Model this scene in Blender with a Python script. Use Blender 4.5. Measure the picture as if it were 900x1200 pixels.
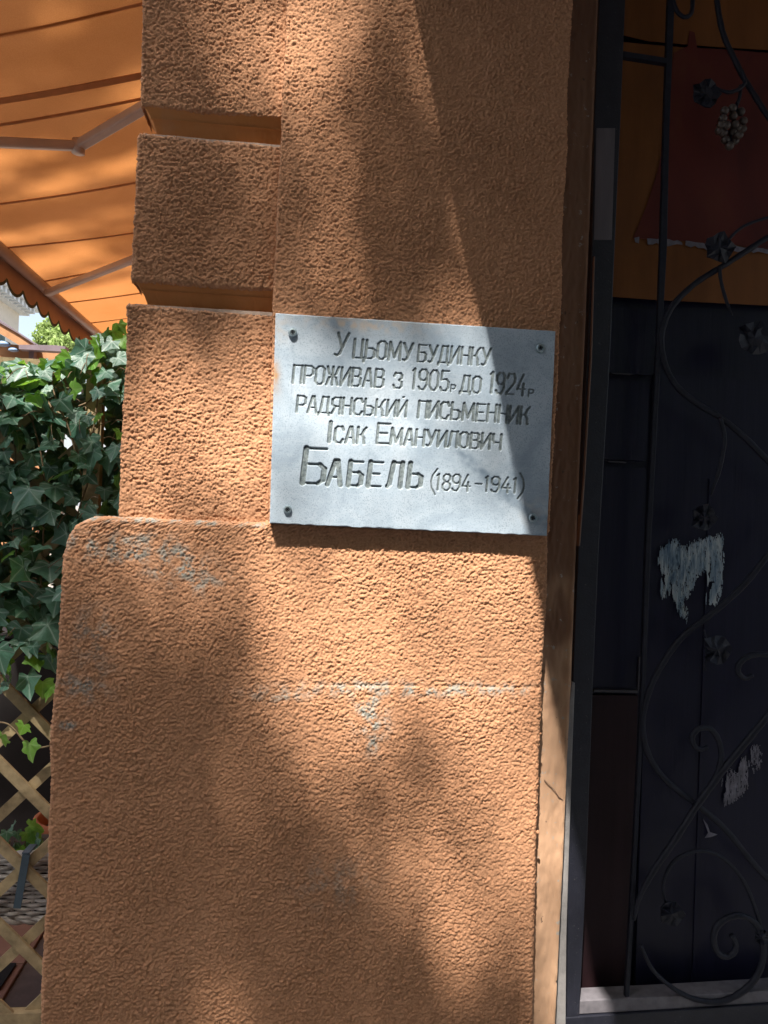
import bpy, math, random
import numpy as np
from mathutils import Vector, Matrix

R = math.radians
S = bpy.context.scene
for o in list(bpy.data.objects): bpy.data.objects.remove(o)
random.seed(11)
rng = np.random.default_rng(5)

# ------------------------------------------------------------------ camera, world, sun, exposure
F_PX, CAM = 902.0, np.array([0.0, -1.65, 1.56])
YAW, PITCH, ROLL = R(6.18), R(0.33), R(2.13)

def cam_axes():
    ca, sa, cp, sp = math.cos(YAW), math.sin(YAW), math.cos(PITCH), math.sin(PITCH)
    f = np.array([sa*cp, ca*cp, sp]); r = np.array([ca, -sa, 0.0]); u = np.cross(r, f)
    cr, sr = math.cos(ROLL), math.sin(ROLL)
    return r*cr+u*sr, -r*sr+u*cr, f
CR, CU, CF = cam_axes()
cd = bpy.data.cameras.new('camera'); cam = bpy.data.objects.new('camera', cd); S.collection.objects.link(cam)
M = Matrix(((CR[0], CU[0], -CF[0], CAM[0]), (CR[1], CU[1], -CF[1], CAM[1]), (CR[2], CU[2], -CF[2], CAM[2]), (0, 0, 0, 1)))
cam.matrix_world = M
cd.sensor_fit = 'VERTICAL'; cd.sensor_height = 24.0; cd.lens = 24.0*F_PX/1200.0
cd.clip_start = 0.05; cd.clip_end = 3000
S.camera = cam

SUN = np.array([-0.425, -1.0, 1.70])            # towards the sun
w = bpy.data.worlds.new("World"); S.world = w; w.use_nodes = True
nt = w.node_tree; nt.nodes.clear()
sky = nt.nodes.new('ShaderNodeTexSky'); sky.sky_type = 'NISHITA'; sky.sun_disc = False
sky.sun_elevation = math.atan2(SUN[2], math.hypot(SUN[0], SUN[1])); sky.sun_rotation = math.atan2(SUN[0], SUN[1])
sky.air_density = 1.2; sky.dust_density = 4.5; sky.ozone_density = 1.0
bg = nt.nodes.new('ShaderNodeBackground'); bg.inputs['Strength'].default_value = 0.105
wo = nt.nodes.new('ShaderNodeOutputWorld')
# bright white haze low over the horizon, as on a hot hazy summer day
tcw = nt.nodes.new('ShaderNodeTexCoord'); sep = nt.nodes.new('ShaderNodeSeparateXYZ'); nt.links.new(tcw.outputs['Generated'], sep.inputs[0])
mr = nt.nodes.new('ShaderNodeMapRange'); mr.inputs[1].default_value = 0.0; mr.inputs[2].default_value = 0.40; mr.inputs[3].default_value = 0.6; mr.inputs[4].default_value = 0.0
nt.links.new(sep.outputs[2], mr.inputs[0])
mxw = nt.nodes.new('ShaderNodeMix'); mxw.data_type = 'RGBA'; mxw.inputs[7].default_value = (4.2, 4.35, 4.5, 1)
nt.links.new(mr.outputs[0], mxw.inputs[0]); nt.links.new(sky.outputs[0], mxw.inputs[6]); nt.links.new(mxw.outputs[2], bg.inputs[0]); nt.links.new(bg.outputs[0], wo.inputs[0])
sl = bpy.data.lights.new('sun', 'SUN'); sl.energy = 5.0; sl.angle = R(0.62); sl.color = (1.0, 0.94, 0.85)
so = bpy.data.objects.new('sun', sl); S.collection.objects.link(so)
so.rotation_euler = Vector(SUN).to_track_quat('Z', 'Y').to_euler(); so.location = (-3, -6, 12)
S.view_settings.view_transform = 'Standard'; S.view_settings.look = 'None'
S.view_settings.gamma = 1.0; S.view_settings.exposure = 1.5; S.view_settings.use_curve_mapping = False
S.cycles.max_bounces = 8; S.cycles.diffuse_bounces = 4

# ------------------------------------------------------------------ measuring helpers
def ray(px, py):
    return CF + CR*((px-450)/F_PX) + CU*((600-py)/F_PX)
def at(px, py, Y=0.0):                           # a point of the plane y = Y
    d = ray(px, py); return CAM + d*((Y-CAM[1])/d[1])
def at_z(px, py, Z):
    d = ray(px, py); return CAM + d*((Z-CAM[2])/d[2])
def at_plane(px, py, p0, n):
    d = ray(px, py); return CAM + d*(np.dot(np.array(p0)-CAM, n)/np.dot(d, n))

# ------------------------------------------------------------------ object helpers
def tag(o, label=None, cat=None, group=None, kind=None):
    if label: o['label'] = label
    if cat: o['category'] = cat
    if group: o['group'] = group
    if kind: o['kind'] = kind
    return o
def link(o, parent=None):
    S.collection.objects.link(o)
    if parent is not None:
        o.parent = parent
        o.matrix_parent_inverse = wmat(parent).inverted()
    return o
def wmat(o):
    m = o.matrix_basis.copy()
    return m if o.parent is None else wmat(o.parent) @ o.matrix_parent_inverse @ m
def empty(name, loc, label, cat, group=None, parent=None):
    o = bpy.data.objects.new(name, None); o.empty_display_size = 0.1; o.location = tuple(loc)
    link(o, parent); tag(o, label, cat, group); return o

class MB:
    def __init__(s): s.v = []; s.f = []
    def add(s, vs, fs):
        n = len(s.v); s.v += [tuple(map(float, p)) for p in vs]; s.f += [tuple(i+n for i in f) for f in fs]; return s
    def box(s, a, b, bev=0.0):
        (x0, y0, z0), (x1, y1, z1) = a, b
        if bev <= 0:
            return s.add([(x0,y0,z0),(x1,y0,z0),(x1,y1,z0),(x0,y1,z0),(x0,y0,z1),(x1,y0,z1),(x1,y1,z1),(x0,y1,z1)],
                         [(0,3,2,1),(4,5,6,7),(0,1,5,4),(1,2,6,5),(2,3,7,6),(3,0,4,7)])
        e = bev; vs = []; fs = []
        rows = [(z0, e), (z0+e, 0), (z1-e, 0), (z1, e)]
        for z, q in rows:
            vs += [(x0+e, y0+q, z), (x1-e, y0+q, z), (x1-q, y0+e, z), (x1-q, y1-e, z), (x1-e, y1-q, z), (x0+e, y1-q, z), (x0+q, y1-e, z), (x0+q, y0+e, z)]
        for r in range(3):
            for i in range(8): fs.append((r*8+i, r*8+(i+1) % 8, r*8+8+(i+1) % 8, r*8+8+i))
        fs.append(tuple(range(7, -1, -1))); fs.append(tuple(range(24, 32)))
        return s.add(vs, fs)
    def prism(s, front, dvec):                   # a polygon pushed along dvec
        n = len(front); fr = [np.array(p, float) for p in front]; bk = [p+np.array(dvec, float) for p in fr]
        return s.add(fr+bk, [tuple(range(n)), tuple(range(2*n-1, n-1, -1))]+[(i, n+i, n+(i+1) % n, (i+1) % n) for i in range(n)])
    def bar(s, a, b, wd, th, up=(0, 1, 0)):      # rectangular bar from a to b; wd across, th along 'up'
        a = np.array(a, float); b = np.array(b, float); d = b-a; d /= np.linalg.norm(d)
        u = np.array(up, float); u -= d*np.dot(u, d); u /= np.linalg.norm(u); c = np.cross(d, u)
        q = [(-1,-1),(1,-1),(1,1),(-1,1)]
        vs = [a+c*wd/2*i+u*th/2*j for i, j in q]+[b+c*wd/2*i+u*th/2*j for i, j in q]
        return s.add(vs, [(0,3,2,1),(4,5,6,7)]+[(i,(i+1) % 4,4+(i+1) % 4,4+i) for i in range(4)])
    def tube(s, pts, rad, n=8, squash=1.0):
        pts = [np.array(p, float) for p in pts]; m = len(pts)
        if not hasattr(rad, '__len__'): rad = [rad]*m
        vs = []; fs = []; ref = np.array([0, 1.0, 0])
        for i, p in enumerate(pts):
            t = pts[min(i+1, m-1)]-pts[max(i-1, 0)]; t /= (np.linalg.norm(t)+1e-9)
            rf = ref if abs(np.dot(t, ref)) < 0.95 else np.array([1.0, 0, 0])
            a = rf-t*np.dot(rf, t); a /= np.linalg.norm(a); b = np.cross(t, a)
            for k in range(n):
                an = 2*math.pi*k/n; vs.append(p+(a*math.cos(an)*squash+b*math.sin(an))*rad[i])
        for i in range(m-1):
            for k in range(n): fs.append((i*n+k, i*n+(k+1) % n, (i+1)*n+(k+1) % n, (i+1)*n+k))
        fs.append(tuple(range(n-1, -1, -1))); fs.append(tuple(range((m-1)*n, m*n)))
        return s.add(vs, fs)
    def ball(s, c, r, nu=10, nv=7, sc=(1, 1, 1)):
        vs = []; fs = []
        for j in range(nv+1):
            t = math.pi*j/nv
            for i in range(nu):
                p = 2*math.pi*i/nu
                vs.append((c[0]+r*sc[0]*math.sin(t)*math.cos(p), c[1]+r*sc[1]*math.sin(t)*math.sin(p), c[2]+r*sc[2]*math.cos(t)))
        for j in range(nv):
            for i in range(nu): fs.append((j*nu+i, (j+1)*nu+i, (j+1)*nu+(i+1) % nu, j*nu+(i+1) % nu))
        return s.add(vs, fs)
    def mesh(s, name, smooth=False):
        me = bpy.data.meshes.new(name); me.from_pydata(s.v, [], s.f); me.validate(); me.update()
        if smooth: me.polygons.foreach_set('use_smooth', [True]*len(me.polygons))
        return me
    def build(s, name, mat, parent=None, smooth=False):
        me = s.mesh(name, smooth); me.materials.append(mat)
        return link(bpy.data.objects.new(name, me), parent)

def grid_mesh(name, pos, mat, parent, attrs=None, smooth=True):      # pos: (nv, nu, 3)
    nv, nu = pos.shape[:2]
    me = bpy.data.meshes.new(name); me.vertices.add(nv*nu)
    me.vertices.foreach_set('co', pos.reshape(-1).astype(np.float32))
    i = np.arange(nv-1)[:, None]*nu+np.arange(nu-1)[None, :]
    q = np.stack([i, i+1, i+nu+1, i+nu], -1).reshape(-1, 4)
    nf = len(q); me.loops.add(nf*4); me.loops.foreach_set('vertex_index', q.reshape(-1).astype(np.int32))
    me.polygons.add(nf); me.polygons.foreach_set('loop_start', (np.arange(nf)*4).astype(np.int32))
    me.polygons.foreach_set('use_smooth', np.full(nf, smooth))
    me.update(calc_edges=True)
    for k, a in (attrs or {}).items():
        at_ = me.attributes.new(k, 'FLOAT', 'POINT'); at_.data.foreach_set('value', a.reshape(-1).astype(np.float32))
    me.materials.append(mat)
    return link(bpy.data.objects.new(name, me), parent)

def spline(pts, n=6):
    P = [np.array(p, float) for p in pts]; P = [2*P[0]-P[1]]+P+[2*P[-1]-P[-2]]; out = []
    for i in range(1, len(P)-2):
        a, b, c, d = P[i-1:i+3]
        for k in range(n):
            t = k/n; out.append(.5*((2*b)+(c-a)*t+(2*a-5*b+4*c-d)*t*t+(-a+3*b-3*c+d)*t**3))
    out.append(P[-2]); return out

# ------------------------------------------------------------------ materials
class NM:
    def __init__(s, name, rough=0.7, metal=0.0, spec=0.4):
        s.m = bpy.data.materials.new(name); s.m.use_nodes = True; s.t = s.m.node_tree; s.n = s.t.nodes; s.l = s.t.links
        s.b = s.n['Principled BSDF']; s.b.inputs['Roughness'].default_value = rough; s.b.inputs['Metallic'].default_value = metal
        s.b.inputs['Specular IOR Level'].default_value = spec
        s.co = None
    def coord(s, kind='Object'):
        t = s.n.new('ShaderNodeTexCoord'); return t.outputs[kind]
    def noise(s, scale, detail=4, rough=.55, vec=None, stretch=None, dist=0):
        n = s.n.new('ShaderNodeTexNoise'); n.inputs['Scale'].default_value = scale; n.inputs['Detail'].default_value = detail
        n.inputs['Roughness'].default_value = rough; n.inputs['Distortion'].default_value = dist
        v = vec or s.coord()
        if stretch:
            mp = s.n.new('ShaderNodeMapping'); mp.inputs['Scale'].default_value = stretch; s.l.new(v, mp.inputs[0]); v = mp.outputs[0]
        s.l.new(v, n.inputs['Vector']); return n.outputs['Fac']
    def ramp(s, fac, stops):
        r = s.n.new('ShaderNodeValToRGB'); s.l.new(fac, r.inputs[0]); e = r.color_ramp.elements
        while len(e) < len(stops): e.new(0.5)
        for el, (p, c) in zip(e, stops):
            el.position = p; el.color = (*c, 1) if len(c) == 3 else c
        return r.outputs[0]
    def mix(s, fac, a, b, mode='MIX'):
        m = s.n.new('ShaderNodeMix'); m.data_type = 'RGBA'; m.blend_type = mode
        for sock, v in ((m.inputs[0], fac), (m.inputs[6], a), (m.inputs[7], b)):
            if isinstance(v, (int, float)): sock.default_value = v
            elif isinstance(v, tuple): sock.default_value = (*v, 1)
            else: s.l.new(v, sock)
        return m.outputs[2]
    def math(s, op, a, b=0.0, clamp=False):
        m = s.n.new('ShaderNodeMath'); m.operation = op; m.use_clamp = clamp
        for sock, v in ((m.inputs[0], a), (m.inputs[1], b)):
            if isinstance(v, (int, float)): sock.default_value = v
            else: s.l.new(v, sock)
        return m.outputs[0]
    def attr(s, name):
        a = s.n.new('ShaderNodeAttribute'); a.attribute_name = name; return a.outputs['Fac']
    def color(s, c):
        if isinstance(c, tuple): s.b.inputs['Base Color'].default_value = (*c, 1)
        else: s.l.new(c, s.b.inputs['Base Color'])
        return s
    def bump(s, h, strength=.4, dist=.002):
        b = s.n.new('ShaderNodeBump'); b.inputs['Strength'].default_value = strength; b.inputs['Distance'].default_value = dist
        s.l.new(h, b.inputs['Height']); s.l.new(b.outputs[0], s.b.inputs['Normal']); return s
    def rough(s, f): s.l.new(f, s.b.inputs['Roughness']); return s
    def translucent(s, col, fac):
        tr = s.n.new('ShaderNodeBsdfTranslucent'); mx = s.n.new('ShaderNodeMixShader'); out = s.n['Material Output']
        if isinstance(col, tuple): tr.inputs[0].default_value = (*col, 1)
        else: s.l.new(col, tr.inputs[0])
        mx.inputs[0].default_value = fac
        s.l.new(s.b.outputs[0], mx.inputs[1]); s.l.new(tr.outputs[0], mx.inputs[2]); s.l.new(mx.outputs[0], out.inputs[0]); return s
def plain(name, c, var=.25, scale=8, rough=.6, metal=0, spec=.4, bump=0, bs=200, stretch=None):
    k = NM(name, rough, metal, spec); f = k.noise(scale, 5, .6, stretch=stretch)
    k.color(k.ramp(f, [(.25, tuple(x*(1-var) for x in c)), (.75, tuple(min(1, x*(1+var)) for x in c))]))
    if bump: k.bump(k.noise(bs, 3, stretch=stretch), .5, bump)
    return k.m

# stucco: ochre orange mineral coating, scuffed to grey render where 'wear' says so
k = NM('stucco', .93, 0, .15)
base = k.ramp(k.noise(3.2, 5, .6), [(.3, (.41, .208, .114)), (.7, (.49, .258, .146))])
base = k.mix(.35, base, k.ramp(k.noise(260, 3, .7), [(.35, (.30, .14, .07)), (.65, (.62, .335, .19))]))
base = k.mix(k.ramp(k.noise(14, 6, .7), [(.56, (0, 0, 0)), (.8, (.35, .35, .35))]), base, (.44, .25, .15))
wear = k.math('MULTIPLY', k.attr('wear'), k.ramp(k.noise(95, 5, .7), [(.42, (0, 0, 0)), (.50, (1, 1, 1))]))
base = k.mix(wear, base, k.ramp(k.noise(60, 3), [(.3, (.22, .21, .18)), (.7, (.36, .35, .31))]))
k.color(base).bump(k.noise(600, 3, .7), .6, .0009)
M_STUCCO = k.m
k = NM('smooth_plaster', .85, 0, .2)
c = k.ramp(k.noise(9, 6, .65, stretch=(1, 1, .4)), [(.25, (.44, .18, .055)), (.6, (.54, .235, .085)), (.85, (.46, .25, .14))])
c = k.mix(k.attr('ledge'), c, k.ramp(k.noise(40, 4), [(.3, (.20, .15, .12)), (.7, (.34, .26, .21))]))
k.color(c).bump(k.noise(120, 4), .5, .001); M_MOULD = k.m
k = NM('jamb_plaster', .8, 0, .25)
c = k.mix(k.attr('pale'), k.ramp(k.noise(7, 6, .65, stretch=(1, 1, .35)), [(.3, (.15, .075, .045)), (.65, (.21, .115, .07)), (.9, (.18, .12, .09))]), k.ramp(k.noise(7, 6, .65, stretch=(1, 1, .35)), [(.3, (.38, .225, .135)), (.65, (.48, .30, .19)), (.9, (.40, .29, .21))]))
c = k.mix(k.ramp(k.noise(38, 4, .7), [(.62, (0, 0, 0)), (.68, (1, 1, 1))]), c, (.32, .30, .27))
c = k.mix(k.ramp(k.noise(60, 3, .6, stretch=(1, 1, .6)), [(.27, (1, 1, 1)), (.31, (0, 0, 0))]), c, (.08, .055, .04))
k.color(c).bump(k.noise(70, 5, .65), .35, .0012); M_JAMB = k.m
# marble
k = NM('grey_marble', .42, 0, .4)
c = k.ramp(k.noise(7, 7, .62, dist=.8), [(.3, (.235, .30, .37)), (.5, (.345, .415, .485)), (.72, (.44, .50, .56))])
c = k.mix(k.ramp(k.noise(11, 3, .5, stretch=(.35, 1, 1.6), dist=2.5), [(.47, (0, 0, 0)), (.5, (.35, .35, .35)), (.53, (0, 0, 0))]), c, (.38, .44, .50))
c = k.mix(k.ramp(k.noise(420, 2, .6), [(.36, (.75, .75, .75)), (.46, (0, 0, 0))]), c, (.20, .25, .30))
c = k.mix(k.math('MULTIPLY', k.attr('streak'), .95), c, (.13, .18, .235))
c = k.mix(k.attr('rust'), c, (.36, .20, .08))
c = k.mix(k.attr('rustlight'), c, (.50, .43, .36))
c = k.mix(k.math('MULTIPLY', k.attr('groove'), k.ramp(k.noise(300, 3), [(.3, (.65, .65, .65)), (.65, (1, 1, 1))])), c, k.ramp(k.noise(120, 3), [(.35, (.065, .085, .09)), (.65, (.20, .235, .235))]))
k.color(c).rough(k.ramp(k.noise(60, 4), [(.3, (.35,)*3), (.7, (.6,)*3)])).bump(k.noise(600, 3), .25, .0006); M_MARBLE = k.m
M_ZINC = plain('zinc_screw', (.34, .42, .46), .3, 90, .38, .8)
M_SCREWDARK = plain('screw_recess', (.03, .035, .04), .2, 90, .5, .4)
# wrought iron / steel
k = NM('black_steel', .45, .0, .5)
c = k.ramp(k.noise(30, 5, .7), [(.3, (.009, .010, .017)), (.75, (.018, .019, .030))])
c = k.mix(k.ramp(k.noise(160, 6, .8, stretch=(1, 1, .8)), [(.64, (0, 0, 0)), (.70, (1, 1, 1))]), c, (.22, .20, .18))
k.color(c).bump(k.noise(180, 4), .5, .0012); M_STEEL = k.m
M_IRON = plain('wrought_iron', (.0105, .0115, .020), .35, 60, .55, 0, .3, .001, 150)
M_PALEGREY = plain('pale_grey', (.12, .105, .115), .2, 40, .55, 0, .4, .0006, 300, (1, 1, .15))
M_FLANGE = plain('bare_flange', (.27, .255, .25), .25, 35, .5, .0, .4, .001, 200)
M_LATH = plain('lath_wood', (.24, .15, .11), .2, 20, .6, 0, .3, .001, 200, (1, 1, .1))
k = NM('door_wood', .32, 0, .35)
c = k.ramp(k.noise(18, 6, .65, stretch=(1, 1, .08)), [(.3, (.0075, .0078, .0205)), (.7, (.0130, .0125, .031))])
k.color(c).bump(k.noise(70, 5, .6, stretch=(1, 1, .06)), .5, .0015); M_DOOR = k.m
M_DOORRED = plain('door_lower_wood', (.024, .0115, .014), .35, 16, .5, 0, .2, .0012, 60, (1, 1, .08))
M_LEDGE = plain('door_moulding', (.055, .05, .06), .3, 30, .35, 0, .5)
k = NM('poster_orange', .6, 0, .3)
c = k.ramp(k.noise(5, 5, .6, dist=.6), [(.3, (.17, .060, .012)), (.7, (.25, .090, .018))])
k.color(k.mix(.55, c, k.ramp(k.noise(9, 6, .65, stretch=(1, 1, .15)), [(.3, (.09, .03, .01)), (.7, (.26, .10, .03))]))).bump(k.noise(15, 4), .3, .003); M_POSTER = k.m
k = NM('poster_red', .6, 0, .3)
c = k.ramp(k.noise(4.5, 4, .55, stretch=(1, 1, .5), dist=.8), [(.3, (.075, .013, .011)), (.55, (.115, .021, .015)), (.75, (.14, .042, .018))])
k.color(c); M_POSTRED = k.m
k = NM('torn_paper', .85, 0, .1)
c = k.ramp(k.noise(30, 6, .7, stretch=(1.6, 1, .35), dist=.5), [(.32, (.07, .12, .19)), (.45, (.20, .27, .33)), (.58, (.38, .43, .46)), (.75, (.50, .51, .50))])
k.color(c).bump(k.noise(90, 4), .5, .002); M_PAPER = k.m
M_PAPERGREY = plain('torn_paper_grey', (.19, .18, .21), .35, 60, .85, 0, .1, .001, 90)
# awning
k = NM('awning_fabric', .9, 0, .1)
c = k.ramp(k.noise(2.2, 4, .6), [(.3, (.42, .165, .045)), (.7, (.51, .215, .07))])
c = k.mix(.12, c, k.ramp(k.noise(350, 2), [(.4, (.45, .2, .08)), (.6, (.85, .45, .2))]))
k.color(c).translucent(c, .37).bump(k.noise(3, 3, stretch=(.3, 1, 1)), .6, .02); M_FABRIC = k.m
M_SEAM_OR_SHADE = plain('awning_seam_or_shade', (.42, .19, .075), .15, 30, .9)
k = NM('valance_fabric', .9, 0, .1); k.color(k.ramp(k.noise(6, 4), [(.3, (.33, .25, .21)), (.7, (.41, .31, .26))])).translucent((.30, .21, .16), .08); M_VAL = k.m
M_TRIM = plain('valance_trim', (.04, .07, .06), .2, 40, .8)
M_ALU = plain('awning_aluminium', (.50, .44, .41), .12, 12, .4, .1, .5)
# vegetation
def leafmat(name, a, b, vein, tr, trf=.35, rough=.4):
    k = NM(name, rough, 0, .5)
    oi = k.n.new('ShaderNodeObjectInfo')
    c = k.mix(oi.outputs['Random'], a, b)
    c = k.mix(.4, c, k.ramp(k.noise(28, 4), [(.3, tuple(x*.65 for x in a)), (.7, tuple(x*1.35 for x in b))]))
    c = k.mix(k.math('MULTIPLY', k.math('POWER', k.attr('vein'), 5.0), .75), c, vein)
    k.color(c).translucent(tr, trf); k.bump(k.noise(120, 3), .35, .001); return k.m
M_IVY = leafmat('ivy_leaf', (.036, .108, .080), (.088, .195, .135), (.42, .54, .45), (.16, .36, .03), .25, .36)
M_IVYNEW = leafmat('ivy_young_leaf', (.10, .25, .035), (.14, .31, .05), (.36, .5, .2), (.30, .58, .05), .4, .4)
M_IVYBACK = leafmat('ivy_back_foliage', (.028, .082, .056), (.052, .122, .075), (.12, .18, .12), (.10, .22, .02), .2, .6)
M_STEM = plain('ivy_stem', (.17, .12, .07), .3, 60, .8)
M_BARK = plain('tree_bark', (.12, .09, .065), .3, 14, .9, 0, .2, .01, 40)
M_TREELEAF = leafmat('street_tree_leaf', (.05, .10, .025), (.08, .14, .03), (.08, .14, .03), (.14, .25, .03), .25, .55)
M_FARLEAF = leafmat('far_tree_leaf', (.18, .26, .085), (.26, .34, .12), (.2, .3, .1), (.40, .55, .18), .4, .7)
M_FARLEAF2 = leafmat('dark_far_leaf', (.10, .16, .05), (.14, .2, .07), (.1, .16, .06), (.2, .32, .1), .3, .7)
M_SLAT = plain('trellis_wood', (.34, .26, .15), .45, 26, .75, 0, .2, .002, 60)
k = NM('wicker', .75, 0, .25); k.color(k.ramp(k.noise(45, 4, .7, stretch=(.25, 1, 1)), [(.3, (.27, .23, .21)), (.5, (.50, .46, .44)), (.75, (.68, .64, .62))])); M_WICKER = k.m
M_STRAP = plain('slate_strap', (.045, .07, .095), .2, 30, .5)
M_TERRA = plain('terracotta', (.34, .11, .045), .2, 20, .85)
M_SOIL = plain('soil', (.03, .02, .015), .3, 60, 1)
M_DECK = plain('terrace_tile', (.20, .10, .07), .18, 9, .6, 0, .3, .001, 60)
M_GROUT = plain('terrace_grout', (.09, .06, .05), .2, 30, .9)
M_BLACK = plain('black_filler', (.010, .008, .008), .3, 20, .6, 0, .3)
M_PAVE = plain('pavement', (.20, .20, .20), .15, 4, .9, 0, .2, .003, 60)
M_ASPH = plain('asphalt', (.06, .06, .062), .2, 9, .9, 0, .2, .004, 80)
M_GROUND = plain('ground', (.22, .20, .17), .2, 2, .95)
M_KERB = plain('kerb_stone', (.33, .32, .30), .15, 6, .85)
M_BALC = plain('balcony_render', (.30, .29, .28), .15, 5, .9)
M_FACADE = plain('facade_render', (.44, .20, .085), .12, 5, .92, 0, .2, .003, 140)
M_PALE = plain('pale_render', (.60, .56, .50), .08, 3, .9)
M_CORN = plain('cornice_stone', (.60, .63, .66), .1, 6, .85)
M_GLASS = plain('window_glass', (.10, .14, .18), .2, 3, .08, 0, .8)
M_BEAM = plain('kiosk_wood', (.30, .155, .075), .2, 9, .6, 0, .3, .002, 60, (1, .2, 1))
M_BEAM2 = plain('kiosk_beam', (.125, .10, .12), .2, 9, .55)
M_BLUEM = plain('kiosk_blue', (.16, .26, .42), .2, 9, .35)

# ------------------------------------------------------------------ the ground
GX = -0.62                                        # the corner line of the building
MB().add([(-900, -900, -.02), (900, -900, -.02), (900, 900, -.02), (-900, 900, -.02)], [(0, 1, 2, 3)]).build('ground', M_GROUND)['kind'] = 'structure'
MB().box((-14, -4.6, -.016), (14, .6, 0)).build('pavement', M_PAVE)['kind'] = 'structure'
MB().box((-14, -4.75, -.016), (14, -4.604, .012)).build('kerb', M_KERB)['kind'] = 'structure'
MB().add([(-60, -14, -.012), (60, -14, -.012), (60, -4.76, -.012), (-60, -4.76, -.012)], [(0, 1, 2, 3)]).build('road', M_ASPH)['kind'] = 'structure'
o = MB().box((-3.4, .62, -.015), (-.5, 7.2, .004)).build('terrace_floor', M_GROUT); o['kind'] = 'structure'
tm = None; tx, ty = .42, .42
for i in range(7):
    for j in range(7):
        x, y = -3.38+i*tx, .64+j*ty
        if x+tx > -.5: continue
        if tm is None:
            tm = MB().box((0, 0, .002), (tx-.006, ty-.006, .014), .0025).mesh('floor_tile'); tm.materials.append(M_DECK)
        t = bpy.data.objects.new('floor_tile', tm); t.location = (x, y, random.uniform(0, .0012)); link(t, o)

# ------------------------------------------------------------------ stucco relief
N = 1024; PITCH_M = 0.0018
def bandnoise(lo, hi, seed, n=N, pitch=PITCH_M):
    g = np.random.default_rng(seed).standard_normal((n, n)); Fq = np.fft.fft2(g)
    fx = np.fft.fftfreq(n, pitch)[None, :]; fy = np.fft.fftfreq(n, pitch)[:, None]; fr = np.hypot(fx, fy)
    lo_f, hi_f = 1/hi, 1/lo
    W = np.exp(-((np.log(fr+1e-9)-np.log(math.sqrt(lo_f*hi_f)))/(.5*np.log(hi_f/lo_f)))**2)
    h = np.real(np.fft.ifft2(Fq*W)); return h/h.std()
n1 = bandnoise(.0058, .0125, 1); n2 = bandnoise(.003, .006, 2); n3 = bandnoise(.03, .12, 3); n4 = bandnoise(.2, .9, 4)
def worley(cell, seed, n=N):
    g = np.random.default_rng(seed); m = int(round(n*PITCH_M/cell)); c = n/m
    jx, jy, hh = g.random((m, m)), g.random((m, m)), g.random((m, m))
    yy, xx = np.mgrid[0:n, 0:n]+.0; xx = xx+.6*n1; yy = yy+.5*n5
    ci, cj = np.floor(xx/c).astype(int), np.floor(yy/c).astype(int); best = np.full((n, n), -9.0)
    for di in (-1, 0, 1):
        for dj in (-1, 0, 1):
            a_, b_ = (ci+di) % m, (cj+dj) % m
            d2 = ((xx-(ci+di+jx[b_, a_])*c)**2+(yy-(cj+dj+jy[b_, a_])*c)**2)/c**2
            best = np.maximum(best, hh[b_, a_]*.55-d2*1.9)
    return best
n5 = bandnoise(.003, .009, 8)
wo1 = worley(.0053, 31); wo1 = (wo1-wo1.mean())/wo1.std()
lump = .80*np.clip(wo1, -2.2, 1.6)+.16*n5+.10*n2
RELIEF = lump*(1+.12*n3+.18*np.tanh(n4))*.00135+n3*.0003+n4*.0012
WEARN = .5+.5*np.tanh(n3*1.2+.2*n1)
def tile(A, nv, nu, ov, ou):
    return A[np.ix_((np.arange(nv)+ov) % N, (np.arange(nu)+ou) % N)]

def wrap_profile(L0, length, L1, r, pitch):
    """arc-length unwrapped profile of a front of given length with rounded corners and returns L0 / L1 deep:
    gives t (0..1 along the front), depth, and the normal's (along, out) components"""
    segs = []
    q = math.pi/2*r
    tot = L0+q+(length-2*r)+q+L1; n = max(4, int(tot/pitch)); s = np.linspace(0, tot, n)
    pos = np.zeros(n); dep = np.zeros(n); na = np.zeros(n); no = np.ones(n)
    for i, x in enumerate(s):
        if x < L0: pos[i] = 0; dep[i] = r+(L0-x); na[i] = -1; no[i] = 0
        elif x < L0+q:
            a = (x-L0)/r; pos[i] = r-r*math.cos(a); dep[i] = r-r*math.sin(a); na[i] = -math.cos(a); no[i] = math.sin(a)
        elif x < L0+q+length-2*r: pos[i] = r+(x-L0-q)
        elif x < L0+2*q+length-2*r:
            a = (x-L0-q-(length-2*r))/r; pos[i] = length-r+r*math.sin(a); dep[i] = r-r*math.cos(a); na[i] = math.sin(a); no[i] = math.cos(a)
        else: pos[i] = length; dep[i] = r+(x-(L0+2*q+length-2*r)); na[i] = 1; no[i] = 0
    return pos/length, dep, na, no

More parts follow.
